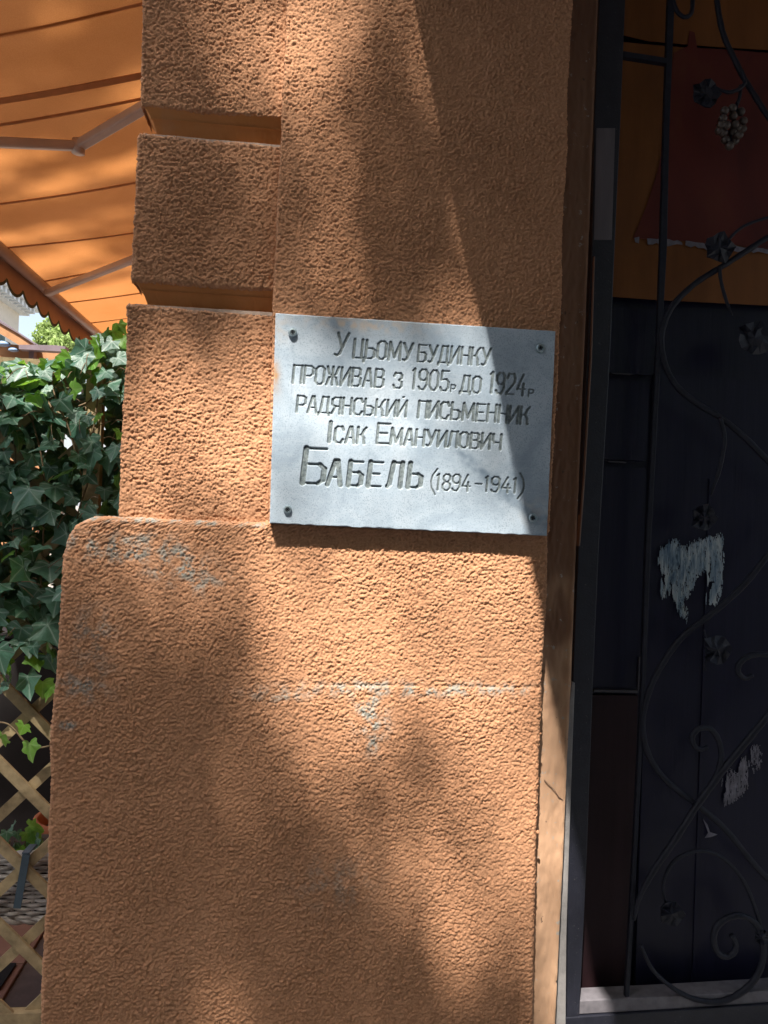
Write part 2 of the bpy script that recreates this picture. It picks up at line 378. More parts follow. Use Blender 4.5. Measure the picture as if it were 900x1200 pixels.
def stucco_block(name, xl, xr, z0, z1, y0, parent, r=.012, left=.08, right=.08, top=.03, bottom=.03, seed=0, wearf=None, extra=None, amp=1.0):
    """xl, xr: functions of z giving the left and right edge"""
    zm = (z0+z1)/2; W = xr(zm)-xl(zm); H = z1-z0
    tu, du, nau, nou = wrap_profile(left, W, right, r, PITCH_M); tv, dv, nav, nov = wrap_profile(bottom, H, top, r, PITCH_M)
    nu, nv = len(tu), len(tv)
    Z = (z0+tv*H)[:, None]+np.zeros((1, nu)); XL = np.array([xl(z) for z in z0+tv*H])[:, None]; XR = np.array([xr(z) for z in z0+tv*H])[:, None]
    X = XL+(XR-XL)*tu[None, :]; Y = y0+du[None, :]+dv[:, None]
    nx = nau[None, :]+0*Z; nz = nav[:, None]+0*Z; ny = -(nou[None, :]*nov[:, None]); L = np.sqrt(nx**2+ny**2+nz**2)+1e-6
    h = tile(RELIEF, nv, nu, seed*137, seed*211)*amp
    if extra is not None: h = h+extra(X, Z)
    P = np.stack([X+nx/L*h, Y+ny/L*h, Z+nz/L*h], -1)
    we = np.zeros_like(X)
    if wearf is not None: we = wearf(X, Z)*tile(WEARN, nv, nu, seed*71, seed*19)
    return grid_mesh(name, P, M_STUCCO, parent, {'wear': we})

def poly_x(pts, Y):                              # pixel polyline -> x as a function of z
    W = sorted([(at(px, py, Y)[2], at(px, py, Y)[0]) for px, py in pts])
    zs = np.array([a for a, b in W]); xs = np.array([b for a, b in W])
    def f(z):
        if z < zs[0]: return float(xs[0]+(xs[1]-xs[0])/(zs[1]-zs[0])*(z-zs[0]))
        if z > zs[-1]: return float(xs[-1]+(xs[-1]-xs[-2])/(zs[-1]-zs[-2])*(z-zs[-1]))
        return float(np.interp(z, zs, xs))
    return f
def blob(X, Z, px, py, rx, ry, Y=0.0):
    c = at(px, py, Y); sx = rx*.00183; sz = ry*.00183
    return np.exp(-((X-c[0])/sx)**2-((Z-c[2])/sz)**2)

bld = empty('building', (GX, 0, 0), 'orange stucco building corner with rusticated blocks and high plinth', 'building')
YB = 0.022                                        # the blocks stand back from the pilaster
xr_pil = poly_x([(671, 0), (656, 380), (643, 640)], 0); xr_pli = poly_x([(643, 640), (635, 824), (623, 1200)], 0)
xl_pil = poly_x([(337, 0), (319, 365), (314, 612)], 0)
Z_PL = at(225, 608, 0)[2]
# plinth
xl_pli = poly_x([(47, 1200), (60, 850), (66, 760), (71, 700), (75, 650), (80, 629), (88, 616), (100, 609)], 0)
jz = at(500, 804, 0)[2]
def pl_wear(X, Z):
    w_ = 1.0*blob(X, Z, 135, 638, 50, 13)+.9*blob(X, Z, 170, 648, 40, 12)+.8*blob(X, Z, 205, 665, 30, 14)+.55*blob(X, Z, 235, 680, 28, 14)
    w_ += .55*blob(X, Z, 100, 800, 30, 20)+.8*blob(X, Z, 80, 850, 14, 4)+.5*blob(X, Z, 110, 740, 20, 26)
    w_ += .8*blob(X, Z, 470, 807, 110, 8)+.9*blob(X, Z, 435, 835, 18, 30)+.4*blob(X, Z, 590, 808, 60, 6)+.5*blob(X, Z, 330, 815, 40, 8)+.5*blob(X, Z, 440, 865, 14, 18)
    w_ += 1.1*np.clip(1-np.abs(Z-Z_PL+.004)/.012, 0, 1)*(X < at(312, 612)[0])
    w_ += .28*blob(X, Z, 390, 1035, 40, 30)
    return np.clip(w_*1.7, 0, 1)
def pl_extra(X, Z):
    step = (-.0020*np.exp(-((Z-jz)/.0035)**2)+.0010/(1+np.exp((Z-jz)/.002)))/(1+np.exp((at(330, 800)[0]-X)/.04))
    step -= .0016*(blob(X, Z, 150, 642, 60, 16)+blob(X, Z, 450, 820, 60, 20))
    return step-.004*np.exp(-((Z-Z_PL)/.01)**2)*(X < at(312, 612)[0])
stucco_block('plinth', xl_pli, xr_pli, .36, Z_PL, 0.0, bld, r=.010, left=.14, right=.05, top=.03, bottom=.0, seed=1, wearf=pl_wear, extra=pl_extra)
# pilaster
stucco_block('pilaster', xl_pil, xr_pil, Z_PL-.002, 2.80, 0.0005, bld, r=.005, left=.02, right=.05, top=0, bottom=0, seed=2)
# rusticated blocks: pixel rows of their edges at the left end
def zrow(px, py): return at(px, py, YB)[2]
za1 = zrow(225, 129); zb0 = zrow(225, 162); zb1 = zrow(225, 333); zc0 = zrow(225, 362)
xl_a = poly_x([(168, -80), (167, 0), (165, 125)], YB); xl_b = poly_x([(162, 160), (153, 330)], YB); xl_c = poly_x([(150, 362), (138, 605)], YB)
xr_blk = lambda z: xl_pil(z)+.004
def blk_wear(X, Z):
    return np.clip(.35*np.clip(1-np.abs(Z-zc0+.004)/.008, 0, 1)+.25*np.clip(1-np.abs(Z-zb0+.004)/.006, 0, 1), 0, 1)
stucco_block('rustication_block', xl_a, xr_blk, za1, 2.80, YB, bld, r=.006, left=.10, right=0, top=0, bottom=.004, seed=3, amp=1.2)
stucco_block('rustication_block', xl_b, xr_blk, zb1, zb0, YB, bld, r=.006, left=.10, right=0, top=.004, bottom=.004, seed=4, wearf=blk_wear, amp=1.2)
stucco_block('rustication_block', xl_c, xr_blk, Z_PL-.02, zc0, YB, bld, r=.006, left=.10, right=0, top=.004, bottom=.004, seed=5, wearf=blk_wear, amp=1.1)
# the smooth grooves between them: mitred loft round the corner
def groove(ztop, zbot, xlf):
    H = ztop-zbot
    prof = [(1.0, .003, 0), (.97, .006, 0), (.74, .018, 0), (.70, .017, 0), (.66, .022, 0), (.24, .033, 0), (.20, .034, .2), (.17, .012, 1), (.06, .006, 1), (.0, .004, 1)]
    rows = []; led = []
    for (a0, d0, l0), (a1, d1, l1) in zip(prof[:-1], prof[1:]):
        for q in range(3):
            t = q/3; rows.append((a0+(a1-a0)*t, d0+(d1-d0)*t)); led.append(l0+(l1-l0)*t)
    rows.append(prof[-1][:2]); led.append(1)
    nu = 150; P = np.zeros((len(rows), nu, 3)); A = np.zeros((len(rows), nu))
    xr_ = xr_blk(zbot)+.01
    for j, (a, d) in enumerate(rows):
        z = zbot+H*a; xl = xlf(z)+d
        for i in range(nu):
            if i < 12: P[j, i] = (xl, YB+d+.1*(12-i)/12, z)
            else: P[j, i] = (xl+(xr_-xl)*(i-12)/(nu-13), YB+d, z)
        A[j] = led[j]
    wob = np.convolve(rng.standard_normal(nu+30), np.ones(31)/31, 'valid')*.004
    P[:, :, 2] += wob[None, :]*np.linspace(0, 1, len(rows))[:, None]*.5
    P[:, :, 1] += (rng.standard_normal(P.shape[:2])*.00035)
    return grid_mesh('groove_moulding', P, M_MOULD, bld, {'ledge': A})
groove(za1+.004, zb0-.004, lambda z: xl_b(zb0)+(z-zb0)*.06); groove(zb1+.004, zc0-.004, lambda z: xl_c(zc0)+(z-zc0)*.06)

# plain parts outside the picture
xL = xl_c(1.6)+.02
MB().box((xl_pli(.36)+.004, .004, 0), (xr_pli(.36)-.004, .18, .355)).build('plinth_base', M_FACADE, bld)
MB().box((xL+.012, .128, 0), (xL+.16, 9, 13.6)).build('side_wall', M_FACADE, bld)
MB().box((xL+.012, .02, 2.803), (xr_pil(2.8), .127, 13.6)).build('upper_pilaster', M_FACADE, bld)
MB().box((xr_pil(2.8)+.003, .05, 3.06), (4.0, .30, 13.6)).build('facade_wall', M_FACADE, bld)
MB().box((2.3, .05, 0), (4.0, .30, 3.057)).build('facade_pier', M_FACADE, bld)
# balcony above the door: its left edge casts the slanting shadow line
p1, p2 = at(482, 0), at(638, 790)
ZE = 3.05; slope = (p2[0]-p1[0])/(p1[2]-p2[2]); XE = p1[0]-slope*(ZE-p1[2])
print('balcony', XE, 'slope', slope, 'sun slope', .47/1.7)
MB().box((XE, -1.72, ZE), (3.2, .018, ZE+.16), .006).build('balcony_slab', M_BALC, bld)
b = MB()
b.bar((XE+.04, -1.66, ZE+1.1), (3.15, -1.66, ZE+1.1), .04, .04)
for i in range(26): b.bar((XE+.06+i*.115, -1.66, ZE+.16), (XE+.06+i*.115, -1.66, ZE+1.09), .014, .014)
b.build('balcony_railing', M_IRON, bld)

# ------------------------------------------------------------------ doorway: jamb, gate, door
YJ, YG, YD = .055, .105, .20
# jamb strip of smooth plaster with a ragged left edge
jl = [(668, -30), (662, 200), (655, 420), (648, 620), (641, 800), (634, 900), (630, 1000), (626, 1100), (622, 1230)]
jr = [(701, -30), (692, 200), (685, 380), (674, 640), (668, 800), (663, 900), (659, 1000), (654, 1100), (648, 1230)]
nj = 520; P = np.zeros((nj, 34, 3)); lz = poly_x(jl, YJ); rz = poly_x(jr, YJ)
rag = np.convolve(rng.standard_normal(nj+6), np.ones(7)/7, 'valid')*.0035
wav = bandnoise(.02, .09, 9)
for j in range(nj):
    z = .28+(3.045-.28)*j/(nj-1); a = lz(z)-.03; c_ = rz(z)+.001
    for i in range(34):
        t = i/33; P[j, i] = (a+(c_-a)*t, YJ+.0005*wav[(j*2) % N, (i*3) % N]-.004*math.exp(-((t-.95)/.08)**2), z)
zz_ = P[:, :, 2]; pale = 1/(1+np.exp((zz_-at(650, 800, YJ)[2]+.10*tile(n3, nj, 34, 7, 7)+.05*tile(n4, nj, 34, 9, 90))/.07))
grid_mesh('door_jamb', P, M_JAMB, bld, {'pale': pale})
MB().box((lz(.3)-.03, YJ+.006, .0), (rz(.3)+.03, YJ+.2, .28)).build('door_jamb_base', M_BALC, bld)
# hairline crack in the jamb as a thin incised sliver
ck = [(638, 914), (645, 921), (650, 926), (654, 933), (660, 938)]
b = MB(); pts = [at(x, y, YJ-.0028) for x, y in ck]
for p, q in zip(pts[:-1], pts[1:]): b.bar(p, q, .0007, .002)
b.build('plaster_crack', M_DOOR, bld)
b = MB()                                         # broken crumbs of stucco along the ragged edge
for q in range(46):
    z = random.uniform(.42, 1.6); r_ = random.uniform(.0015, .004)
    b.ball((xr_pli(z) - .001 + random.uniform(-.002, .003), random.uniform(.004, .035), z), r_, 6, 4, (1, 1, random.uniform(.8, 2.5)))
b.build('stucco_crumbs', M_STUCCO, bld)['kind'] = 'stuff'

# door with stile, panels, mouldings (building > door > ...)
door = MB(); a0 = at(664, 1190, YD)
XD0, XD1 = at(655, 1200, YD)[0]-.12, 2.3
door.box((XD0, YD+.012, .30), (XD1, YD+.06, 3.055)); dob = door.build('door', M_DOOR, bld)
st_r = poly_x([(786, 0), (762, 430), (748, 800), (738, 1180)], YD); st_l = poly_x([(712, 355), (697, 800), (684, 1180)], YD)
def zat(px, py): return at(px, py, YD)[2]
for (pt, pb, mat) in ((440, 358, None), (541, 443, None), (807, 545, None), (1178, 812, None)):
    zt, zb = zat(720, pb), zat(720, pt)
    m = M_DOORRED if pt == 1178 else M_DOOR
    b = MB(); b.prism([(st_l(zb)-.06, YD-.004, zb+.005), (st_r(zb)-.002, YD-.004, zb+.005), (st_r(zt)-.002, YD-.004, zt-.005), (st_l(zt)-.06, YD-.004, zt-.005)], (0, .014, 0))
    b.build('panel', m, dob)
for (x0, x1, yy, th) in ((716, 740, 438, .0022), (712, 733, 541, .003), (695, 747, 809, .006)):
    p, q = at(x0, yy, YD-.010), at(x1, yy+1, YD-.010)
    MB().bar(p, q, th, .012).build('moulding', M_LEDGE, dob)
p, q = at(749, 770, YD-.008), at(747.5, 809, YD-.008); MB().bar(p, q, .003, .008).build('moulding', M_LEDGE, dob)
b = MB(); zt, zb = zat(800, 440), zat(800, 1172)
b.prism([(st_r(zb)+.012, YD-.002, zb), (1.9, YD-.002, zb), (1.9, YD-.002, zt), (st_r(zt)+.012, YD-.002, zt)], (0, .012, 0)); b.build('panel', M_DOOR, dob)
for i in range(3): MB().box((st_r(.5)+.16+i*.30, YD-.006, zb+.01), (st_r(.5)+.168+i*.30, YD-.0025, zat(800, 560))).build('moulding', M_DOOR, dob)
# step / sill under the gate
a = at(656, 1182, YG)
MB().box((XD0, .02, .0), (2.3, .55, .285), .004).build('door_step', M_KERB, bld)

# the poster on the upper door
YP = YD-.012
pst = empty('poster', at(800, 355, YP), 'large orange poster with red painted shape behind the iron gate', 'poster')
def sheet(name, px, Y, mat, th=.0015, parent=pst):
    return MB().prism([at(x, y, Y) for x, y in px][::-1], (0, th, 0)).build(name, mat, parent)
sheet('paper_sheet', [(640, 20), (760, 48), (840, 55), (960, 62), (960, -90), (640, -90)], YP-.001, M_POSTER)
sheet('paper_sheet', [(640, 345), (690, 346), (780, 352), (960, 361), (960, 66), (840, 59), (760, 52), (640, 41)], YP, M_POSTER)
sheet('red_figure', [(808, 36), (814, 38), (817, 56), (850, 58), (900, 62), (960, 66), (960, 300), (900, 295), (870, 288), (842, 284), (820, 286), (800, 282), (770, 281), (742, 279), (757, 243), (771, 200), (781, 150), (784, 100), (790, 62), (806, 54)], YP-.0028, M_POSTRED, .001)
b = MB(); xs = list(range(744, 962, 5)); up = []; lo = []
for x in xs:
    yb = 281+(x-744)*.085
    if 828 < x < 846: yb += 2
    up.append((x+random.uniform(-1, 1), yb-random.uniform(1, 5))); lo.append((x+random.uniform(-1, 1), yb+random.uniform(.5, 4.5)))
for i in range(len(xs)-1):
    if random.random() < .12: continue
    b.prism([at(*up[i], YP-.0042), at(*up[i+1], YP-.0042), at(*lo[i+1], YP-.0042), at(*lo[i], YP-.0042)], (0, .0008, 0))
b.build('torn_edge', M_PAPERGREY, pst)['kind'] = 'stuff'

def scrap(polys, label, mat, Y=YD-.009):
    b = MB()
    for k_, px in enumerate(polys):
        b.prism([at(x, y, Y-.0009*k_) for x, y in px], (0, .0007, 0))
    o = b.build('paper_scrap', mat); tag(o, label, 'paper scrap', 'torn paper remains on the dark door'); return o
def inside(px, py, poly):
    c_ = np.zeros(px.shape, bool); n_ = len(poly)
    for i in range(n_):
        (xa, ya), (xb, yb) = poly[i], poly[i-1]
        if ya == yb: continue
        c_ ^= ((ya > py) != (yb > py)) & (px < (xb-xa)*(py-ya)/(yb-ya)+xa)
    return c_
def torn(poly, label, mat, seed, keep=.35, Y=YD-.009, cell=.6):
    """a torn paper remnant: fibrous edges and scraped slits, real thin sheet"""
    xs_, ys_ = [p_[0] for p_ in poly], [p_[1] for p_ in poly]
    gx = np.arange(min(xs_)-5, max(xs_)+5, cell); gy = np.arange(min(ys_)-5, max(ys_)+5, cell); PX, PY = np.meshgrid(gx, gy)
    iy = (np.arange(len(gy))*.55).astype(int); ix = (np.arange(len(gx))*3.4).astype(int)
    f1 = n3[np.ix_((iy+seed*97) % N, (ix+seed*31) % N)]; f2 = n1[np.ix_(((np.arange(len(gy))*.35).astype(int)+seed*7) % N, (np.arange(len(gx))*2+seed*3) % N)]
    m_ = inside(PX+1.6*f1, PY+1.9*f2, poly) & ((.75*f1+.65*f2) > -1.25+keep)
    root = empty('paper_scrap', at(sum(xs_)/len(xs_), max(ys_), Y), label, 'paper scrap', 'torn paper remains on the dark door')
    b_ = MB(); o0 = at(gx[0], gy[0], Y); ex = (at(gx[-1], gy[0], Y)-o0)/(len(gx)-1); ey = (at(gx[0], gy[-1], Y)-o0)/(len(gy)-1)
    idx = -np.ones((len(gy)+1, len(gx)+1), int); vs_ = []; fs_ = []
    def vid(j, i):
        if idx[j, i] < 0: idx[j, i] = len(vs_); vs_.append(o0+ex*i+ey*j+np.array([0, -.0006*abs(f1[min(j, len(gy)-1), min(i, len(gx)-1)]), 0]))
        return int(idx[j, i])
    for j in range(len(gy)):
        for i in range(len(gx)):
            if m_[j, i]: fs_.append((vid(j, i), vid(j+1, i), vid(j+1, i+1), vid(j, i+1)))
    ob = b_.add(vs_, fs_).build('torn_sheet', mat, root); ob['kind'] = 'stuff'
    md = ob.modifiers.new('t', 'SOLIDIFY'); md.thickness = .0008
M_PAPERBLUE = plain('torn_paper_blue', (.07, .13, .21), .45, 50, .85, 0, .1, .002, 90, (1.5, 1, .3))
torn([(771, 660), (774, 645), (784, 636), (792, 631), (797, 641), (806, 641), (812, 635), (822, 633), (832, 629), (838, 631), (843, 627), (848, 630), (847, 650), (846, 672), (844, 700), (838, 713), (829, 708), (832, 690), (830, 672), (826, 668), (816, 676), (812, 690), (806, 700), (801, 704), (806, 730), (796, 720), (789, 700), (786, 680), (782, 698), (775, 700), (776, 676)],
     'bluish white torn paper scrap, largest on the dark door', M_PAPER, 4, .0)
torn([(848, 915), (856, 903), (864, 908), (866, 893), (872, 887), (877, 905), (875, 925), (862, 938), (852, 943), (848, 930)],
     'grey torn paper scrap low on the dark door beside the ironwork', M_PAPERGREY, 5, .1)
torn([(880, 878), (887, 872), (893, 884), (890, 903), (884, 905), (880, 895)], 'row of thin grey paper shreds right of the low grey scrap', M_PAPERGREY, 6, 1.1)
scrap([[(824, 960), (829, 966), (832, 975), (841, 978), (833, 981), (826, 982), (830, 976)], [(821, 946), (825, 948), (823, 952)]], 'smallest grey paper scrap on the dark door below crossing iron bars', M_PAPERGREY)

# ------------------------------------------------------------------ the wrought iron gate
gate = empty('iron_gate', at(700, 1185, YG), 'dark wrought iron gate with scrolls, vine leaves and grapes', 'gate')
def gp(x, y, dy=0): return at(x, y, YG+dy)
def ribbon(px_l, px_r, Y, th, name, mat, parent):
    L = [at(x, y, Y) for x, y in px_l]; Rr = [at(x, y, Y) for x, y in px_r]; n = len(L); d = np.array([0, th, 0])
    vs = []; fs = []
    for a_, b_ in zip(L, Rr): vs += [a_, b_, b_+d, a_+d]
    for i in range(n-1):
        for k_ in range(4): fs.append((i*4+k_, i*4+(k_+1) % 4, i*4+4+(k_+1) % 4, i*4+4+k_))
    fs += [(3, 2, 1, 0), ((n-1)*4, (n-1)*4+1, (n-1)*4+2, (n-1)*4+3)]
    ob = MB().add(vs, fs).build(name, mat, parent)
    m = ob.modifiers.new('bevel', 'BEVEL'); m.width = .002; m.segments = 2; m.limit_method = 'ANGLE'
    return ob
ribbon([(705, -60), (702, 0), (696, 150), (694, 280), (688, 420), (678, 640), (671, 800), (666, 1000), (664, 1195)], [(736, -60), (733, 0), (727, 150), (721, 280), (715, 420), (702, 640), (695, 800), (688, 1000), (679, 1195)], YG, .05, 'gate_post', M_STEEL, gate)
ribbon([(699, 150), (696, 281)], [(721, 150), (717, 281)], YG-.0014, .001, 'pale_patch', M_PALEGREY, gate)  # paler grey patch laid on the front of the post
ribbon([(696, 300), (692, 420), (684, 560), (678, 640)], [(697.5, 300), (694, 420), (686, 560), (680, 640)], YG-.006, .02, 'lath', M_LATH, gate)
ribbon([(670, 800), (660, 880), (655, 1000), (650, 1100), (645, 1215)], [(674, 800), (671, 880), (667, 1000), (664, 1100), (663, 1215)], YG-.012, .06, 'post_flange', M_FLANGE, gate)
ribbon([(786, -60), (783, 0), (778, 150), (774, 290), (770, 400), (757, 640), (752, 800), (742, 1000), (732, 1182)], [(795, -60), (791, 0), (785, 150), (782, 290), (776, 400), (763, 640), (757, 800), (747, 1000), (737, 1182)], YG+.01, .012, 'gate_bar', M_IRON, gate)
MB().bar(gp(729, 65, .016), gp(780, 73, .016), .013, .014).build('cross_bar', M_IRON, gate)
ribbon([(940, 1157), (900, 1161), (780, 1168), (676, 1173)], [(940, 1170), (900, 1175), (780, 1183), (676, 1189)], YG+.004, .05, 'bottom_rail', plain('rail_paint', (.15, .14, .155), .3, 40, .6, 0, .2), gate)
ribbon([(940, 1172), (900, 1177), (780, 1185), (660, 1193)], [(940, 1215), (900, 1218), (780, 1226), (660, 1230)], YG-.002, .05, 'kick_rail', M_STEEL, gate)
MB().box((2.2, YG, .30), (2.25, YG+.05, 2.84)).build('gate_post', M_STEEL, gate)
def rod(pts, wpx=6, dy=.012, taper=None, name='scroll'):
    P = spline([gp(x, y, dy) for x, y in pts], 7); n = len(P); r0 = wpx*.0021/2
    rad = [r0]*n
    if taper: rad = [r0*(taper[0]+(1-taper[0])*min(1, i/(n*.3)))*(taper[1]+(1-taper[1])*min(1, (n-1-i)/(n*.3))) for i in range(n)]
    # hand-forged unevenness
    rad = [r*(1+.05*math.sin(i*1.7)+.03*math.sin(i*.6)) for i, r in enumerate(rad)]
    return MB().tube(P, rad, 10).build(name, M_IRON, gate, True)
rod([(788, -20), (789, 0), (794, 14), (803, 20), (811, 12), (811, -20)], 5)
rod([(838, -30), (840, 0), (847, 38), (860, 68), (872, 92), (888, 118), (903, 140), (930, 170)], 6.5)
rod([(869, 82), (873, 95), (868, 103), (856, 108), (846, 106), (838, 101)], 4.5, -.004, (.9, .4))
rod([(930, 262), (900, 278), (872, 296), (845, 313), (815, 332), (790, 356), (778, 380), (775, 402), (780, 430), (795, 455), (820, 475), (845, 490), (872, 512), (900, 540), (935, 570)], 7)
rod([(930, 250), (900, 255), (872, 265), (855, 280), (846, 298)], 3.5, 0, (1, .5))
rod([(843, 311), (845, 330), (851, 352), (858, 370)], 4, .004, (1, .5))
rod([(844, 490), (849, 515), (843, 550), (833, 580)], 5, .004, (1, .5))
rod([(930, 610), (900, 650), (872, 685), (838, 716), (800, 746), (775, 780), (760, 812), (753, 845), (758, 880), (778, 912), (815, 942), (850, 972), (890, 1020), (925, 1050)], 7)
rod([(930, 800), (900, 838), (872, 872), (845, 905), (818, 942), (790, 985), (766, 1020), (749, 1052), (743, 1078)], 8, -.002, (1, .5))
rod([(818, 940), (836, 915), (845, 890), (842, 868), (832, 854), (819, 854), (811, 864), (814, 875), (822, 878), (829, 875)], 6.5, 0, (1, .7))
rod([(920, 768), (898, 767), (880, 768), (867, 777), (865, 788), (873, 795), (882, 791)], 6.5, 0, (1, .7))
rod([(781, 1062), (777, 1038), (786, 1014), (803, 1001), (826, 997), (850, 1008), (872, 1034), (886, 1068), (892, 1090)], 4.5, .004, (.6, 1))
rod([(857, 1096), (862, 1106), (860, 1116), (851, 1121), (841, 1116), (836, 1102), (840, 1086), (852, 1076), (868, 1073), (884, 1081), (893, 1100), (893, 1128), (881, 1152), (860, 1168), (838, 1174), (812, 1170), (786, 1156), (764, 1135), (751, 1108)], 7.5, 0, (.8, .5))
rod([(825, 738), (827, 748), (833, 757)], 3, 0, (.5, 1)); rod([(830, 770), (826, 778), (826, 786)], 3)
rod([(868, 100), (867, 112), (864, 122)], 4, 0)
# vine leaves of forged plate
def forged_leaf(cx, cy, size, seed, dy=-.002):
    rr = random.Random(seed); n = 15; vs = [gp(cx, cy, dy-.010)]; fs = []
    for ring, fr in ((1, .55), (2, 1.0)):
        for i in range(n):
            a_ = 2*math.pi*i/n+rr.uniform(-.06, .06); lob = .78+.30*abs(math.cos(a_*2.5)) if ring == 2 else .85
            rr_ = size*lob*fr*rr.uniform(.88, 1.1)
            vs.append(gp(cx+rr_*math.cos(a_), cy+rr_*math.sin(a_), dy+rr.uniform(-.010, .008)*(ring-.3)))
    for i in range(n):
        fs.append((0, 1+i, 1+(i+1) % n)); fs.append((1+i, 1+n+i, 1+n+(i+1) % n, 1+(i+1) % n))
    ob = MB().add(vs, fs).build('vine_leaf', M_IRON, gate, False)
    m = ob.modifiers.new('thick', 'SOLIDIFY'); m.thickness = .003
    return ob
for q in ((827, 110, 16, 1), (843, 290, 17, 2), (884, 396, 20, 3), (825, 607, 15, 4), (840, 761, 17, 5), (787, 1071, 15, 6), (893, 1098, 9, 7)): forged_leaf(*q)
gc = MB().tube([gp(864, 120, 0), gp(860, 140, 0), gp(855, 165, 0)], .004, 6).build('grape_cluster', M_IRON, gate, True)
gm = None
for i, (x, y) in enumerate([(849, 130), (858, 127), (868, 131), (847, 139), (859, 136), (871, 142), (851, 147), (861, 146), (870, 151), (845, 146), (848, 156), (858, 155), (866, 158), (850, 164), (861, 165), (855, 171), (843, 153), (864, 150)]):
    if gm is None: gm = MB().ball((0, 0, 0), .0105, 12, 8, (1, 1, .95)).mesh('grape', True); gm.materials.append(plain('grape_iron', (.055, .038, .030), .3, 60, .4, 0, .5))
    o = bpy.data.objects.new('grape', gm); o.location = tuple(gp(x, y, -.010+.010*((i*7) % 3-1))); link(o, gc)

# ------------------------------------------------------------------ the marble plaque
plq = empty('memorial_plaque', at(480, 628, -.028), 'grey marble memorial plaque with engraved Ukrainian lettering', 'plaque')
YQ = -.030
C4 = [at(316, 613, YQ), at(641, 628, YQ), at(651, 388, YQ), at(323, 367, YQ)]   # bl, br, tr, tl
def zp(x, y): p = at(300+x/2.432, 350+y/2.432, YQ); return np.array([p[0], p[2]])
GL = {   # strokes on a unit cell, y up
 'А': [[(0,0),(.42,1),(.62,1),(1,0)],[(.2,.32),(.82,.32)]], 'Б': [[(1,1),(0,1),(0,0),(.75,0),(1,.12),(1,.42),(.75,.55),(0,.55)]],
 'В': [[(0,0),(0,1),(.7,1),(.92,.88),(.92,.66),(.7,.54),(0,.54)],[(.7,.54),(1,.42),(1,.12),(.72,0),(0,0)]],
 'Д': [[(-.08,-.12),(-.05,.02),(1.05,.02),(1.08,-.12)],[(.1,.02),(.3,1),(.88,1),(.88,.02)]], 'Е': [[(1,1),(0,1),(0,0),(1,0)],[(0,.52),(.8,.52)]],
 'Ж': [[(.5,0),(.5,1)],[(0,1),(.2,.6),(.5,.5),(.8,.6),(1,1)],[(0,0),(.2,.4),(.5,.5),(.8,.4),(1,0)]], 'З': [[(0,.8),(.15,1),(.75,1),(.95,.85),(.95,.66),(.6,.54),(.95,.4),(1,.15),(.8,0),(.15,0),(0,.18)]],
 'И': [[(0,1),(0,0),(1,1),(1,0)]], 'Й': [[(0,1),(0,0),(1,1),(1,0)],[(.45,1.22),(.6,1.24)]], 'І': [[(.5,0),(.5,1)]], 'К': [[(0,0),(0,1)],[(1,1),(.75,.85),(.55,.55),(0,.5)],[(.55,.53),(.8,.3),(.85,0),(1,0)]],
 'Л': [[(-.05,0),(.12,.12),(.28,1),(1,1),(1,0)]], 'М': [[(0,0),(.05,1),(.5,.15),(.95,1),(1,0)]], 'Н': [[(0,0),(0,1)],[(1,0),(1,1)],[(0,.52),(1,.52)]],
 'О': [[(.3,0),(0,.15),(0,.85),(.3,1),(.7,1),(1,.85),(1,.15),(.7,0),(.3,0)]], 'П': [[(0,0),(0,1),(1,1),(1,0)]], 'Р': [[(0,0),(0,1),(.7,1),(1,.88),(1,.56),(.7,.44),(0,.44)]],
 'С': [[(1,.8),(.8,1),(.25,1),(0,.85),(0,.15),(.25,0),(.8,0),(1,.2)]], 'У': [[(0,1),(.55,.38)],[(1,1),(.45,.1),(.2,0),(0,.06)]], 'Ц': [[(0,1),(0,0),(1.12,0),(1.15,-.18)],[(.88,1),(.88,0)]],
 'Ч': [[(0,1),(0,.6),(.2,.45),(1,.45)],[(1,1),(1,0)]], 'Ь': [[(0,1),(0,0),(.7,0),(1,.12),(1,.44),(.7,.56),(0,.56)]], 'Я': [[(1,0),(1,1),(.3,1),(0,.88),(0,.58),(.3,.46),(1,.46)],[(.45,.46),(0,0)]],
 '0': [[(.3,0),(0,.2),(0,.8),(.3,1),(.7,1),(1,.8),(1,.2),(.7,0),(.3,0)]], '1': [[(.1,.9),(.55,1),(.55,0)]], '2': [[(0,.78),(.15,1),(.8,1),(1,.8),(1,.6),(0,.06),(0,0),(1,0)]],
 '4': [[(.62,1),(0,.3),(1.05,.3)],[(.75,.55),(.75,0)]], '5': [[(.95,1),(.1,1),(.05,.55),(.7,.58),(1,.42),(1,.15),(.75,0),(.2,0),(0,.15)]],
 '8': [[(.3,.53),(.05,.7),(.05,.88),(.3,1),(.7,1),(.95,.88),(.95,.7),(.7,.53),(.3,.53),(0,.36),(0,.14),(.3,0),(.7,0),(1,.14),(1,.36),(.7,.53)]],
 '9': [[(1,.6),(.7,.46),(.25,.46),(0,.6),(0,.86),(.28,1),(.72,1),(1,.84),(1,.25),(.7,0),(.2,0),(0,.12)]],
 '(': [[(1,1),(.3,.75),(.1,.5),(.3,.25),(1,0)]], ')': [[(0,1),(.7,.75),(.9,.5),(.7,.25),(0,0)]], '-': [[(0,.5),(1,.5)]] }
WD = {'Ж': 1.35, 'М': 1.35, 'Д': 1.15, 'І': .35, '1': .55, 'Ц': 1.1, '(': .5, ')': .5, 'У': 1.05, 'А': 1.05}
segs = []   # (x0,z0,x1,z1,halfwidth,depth)
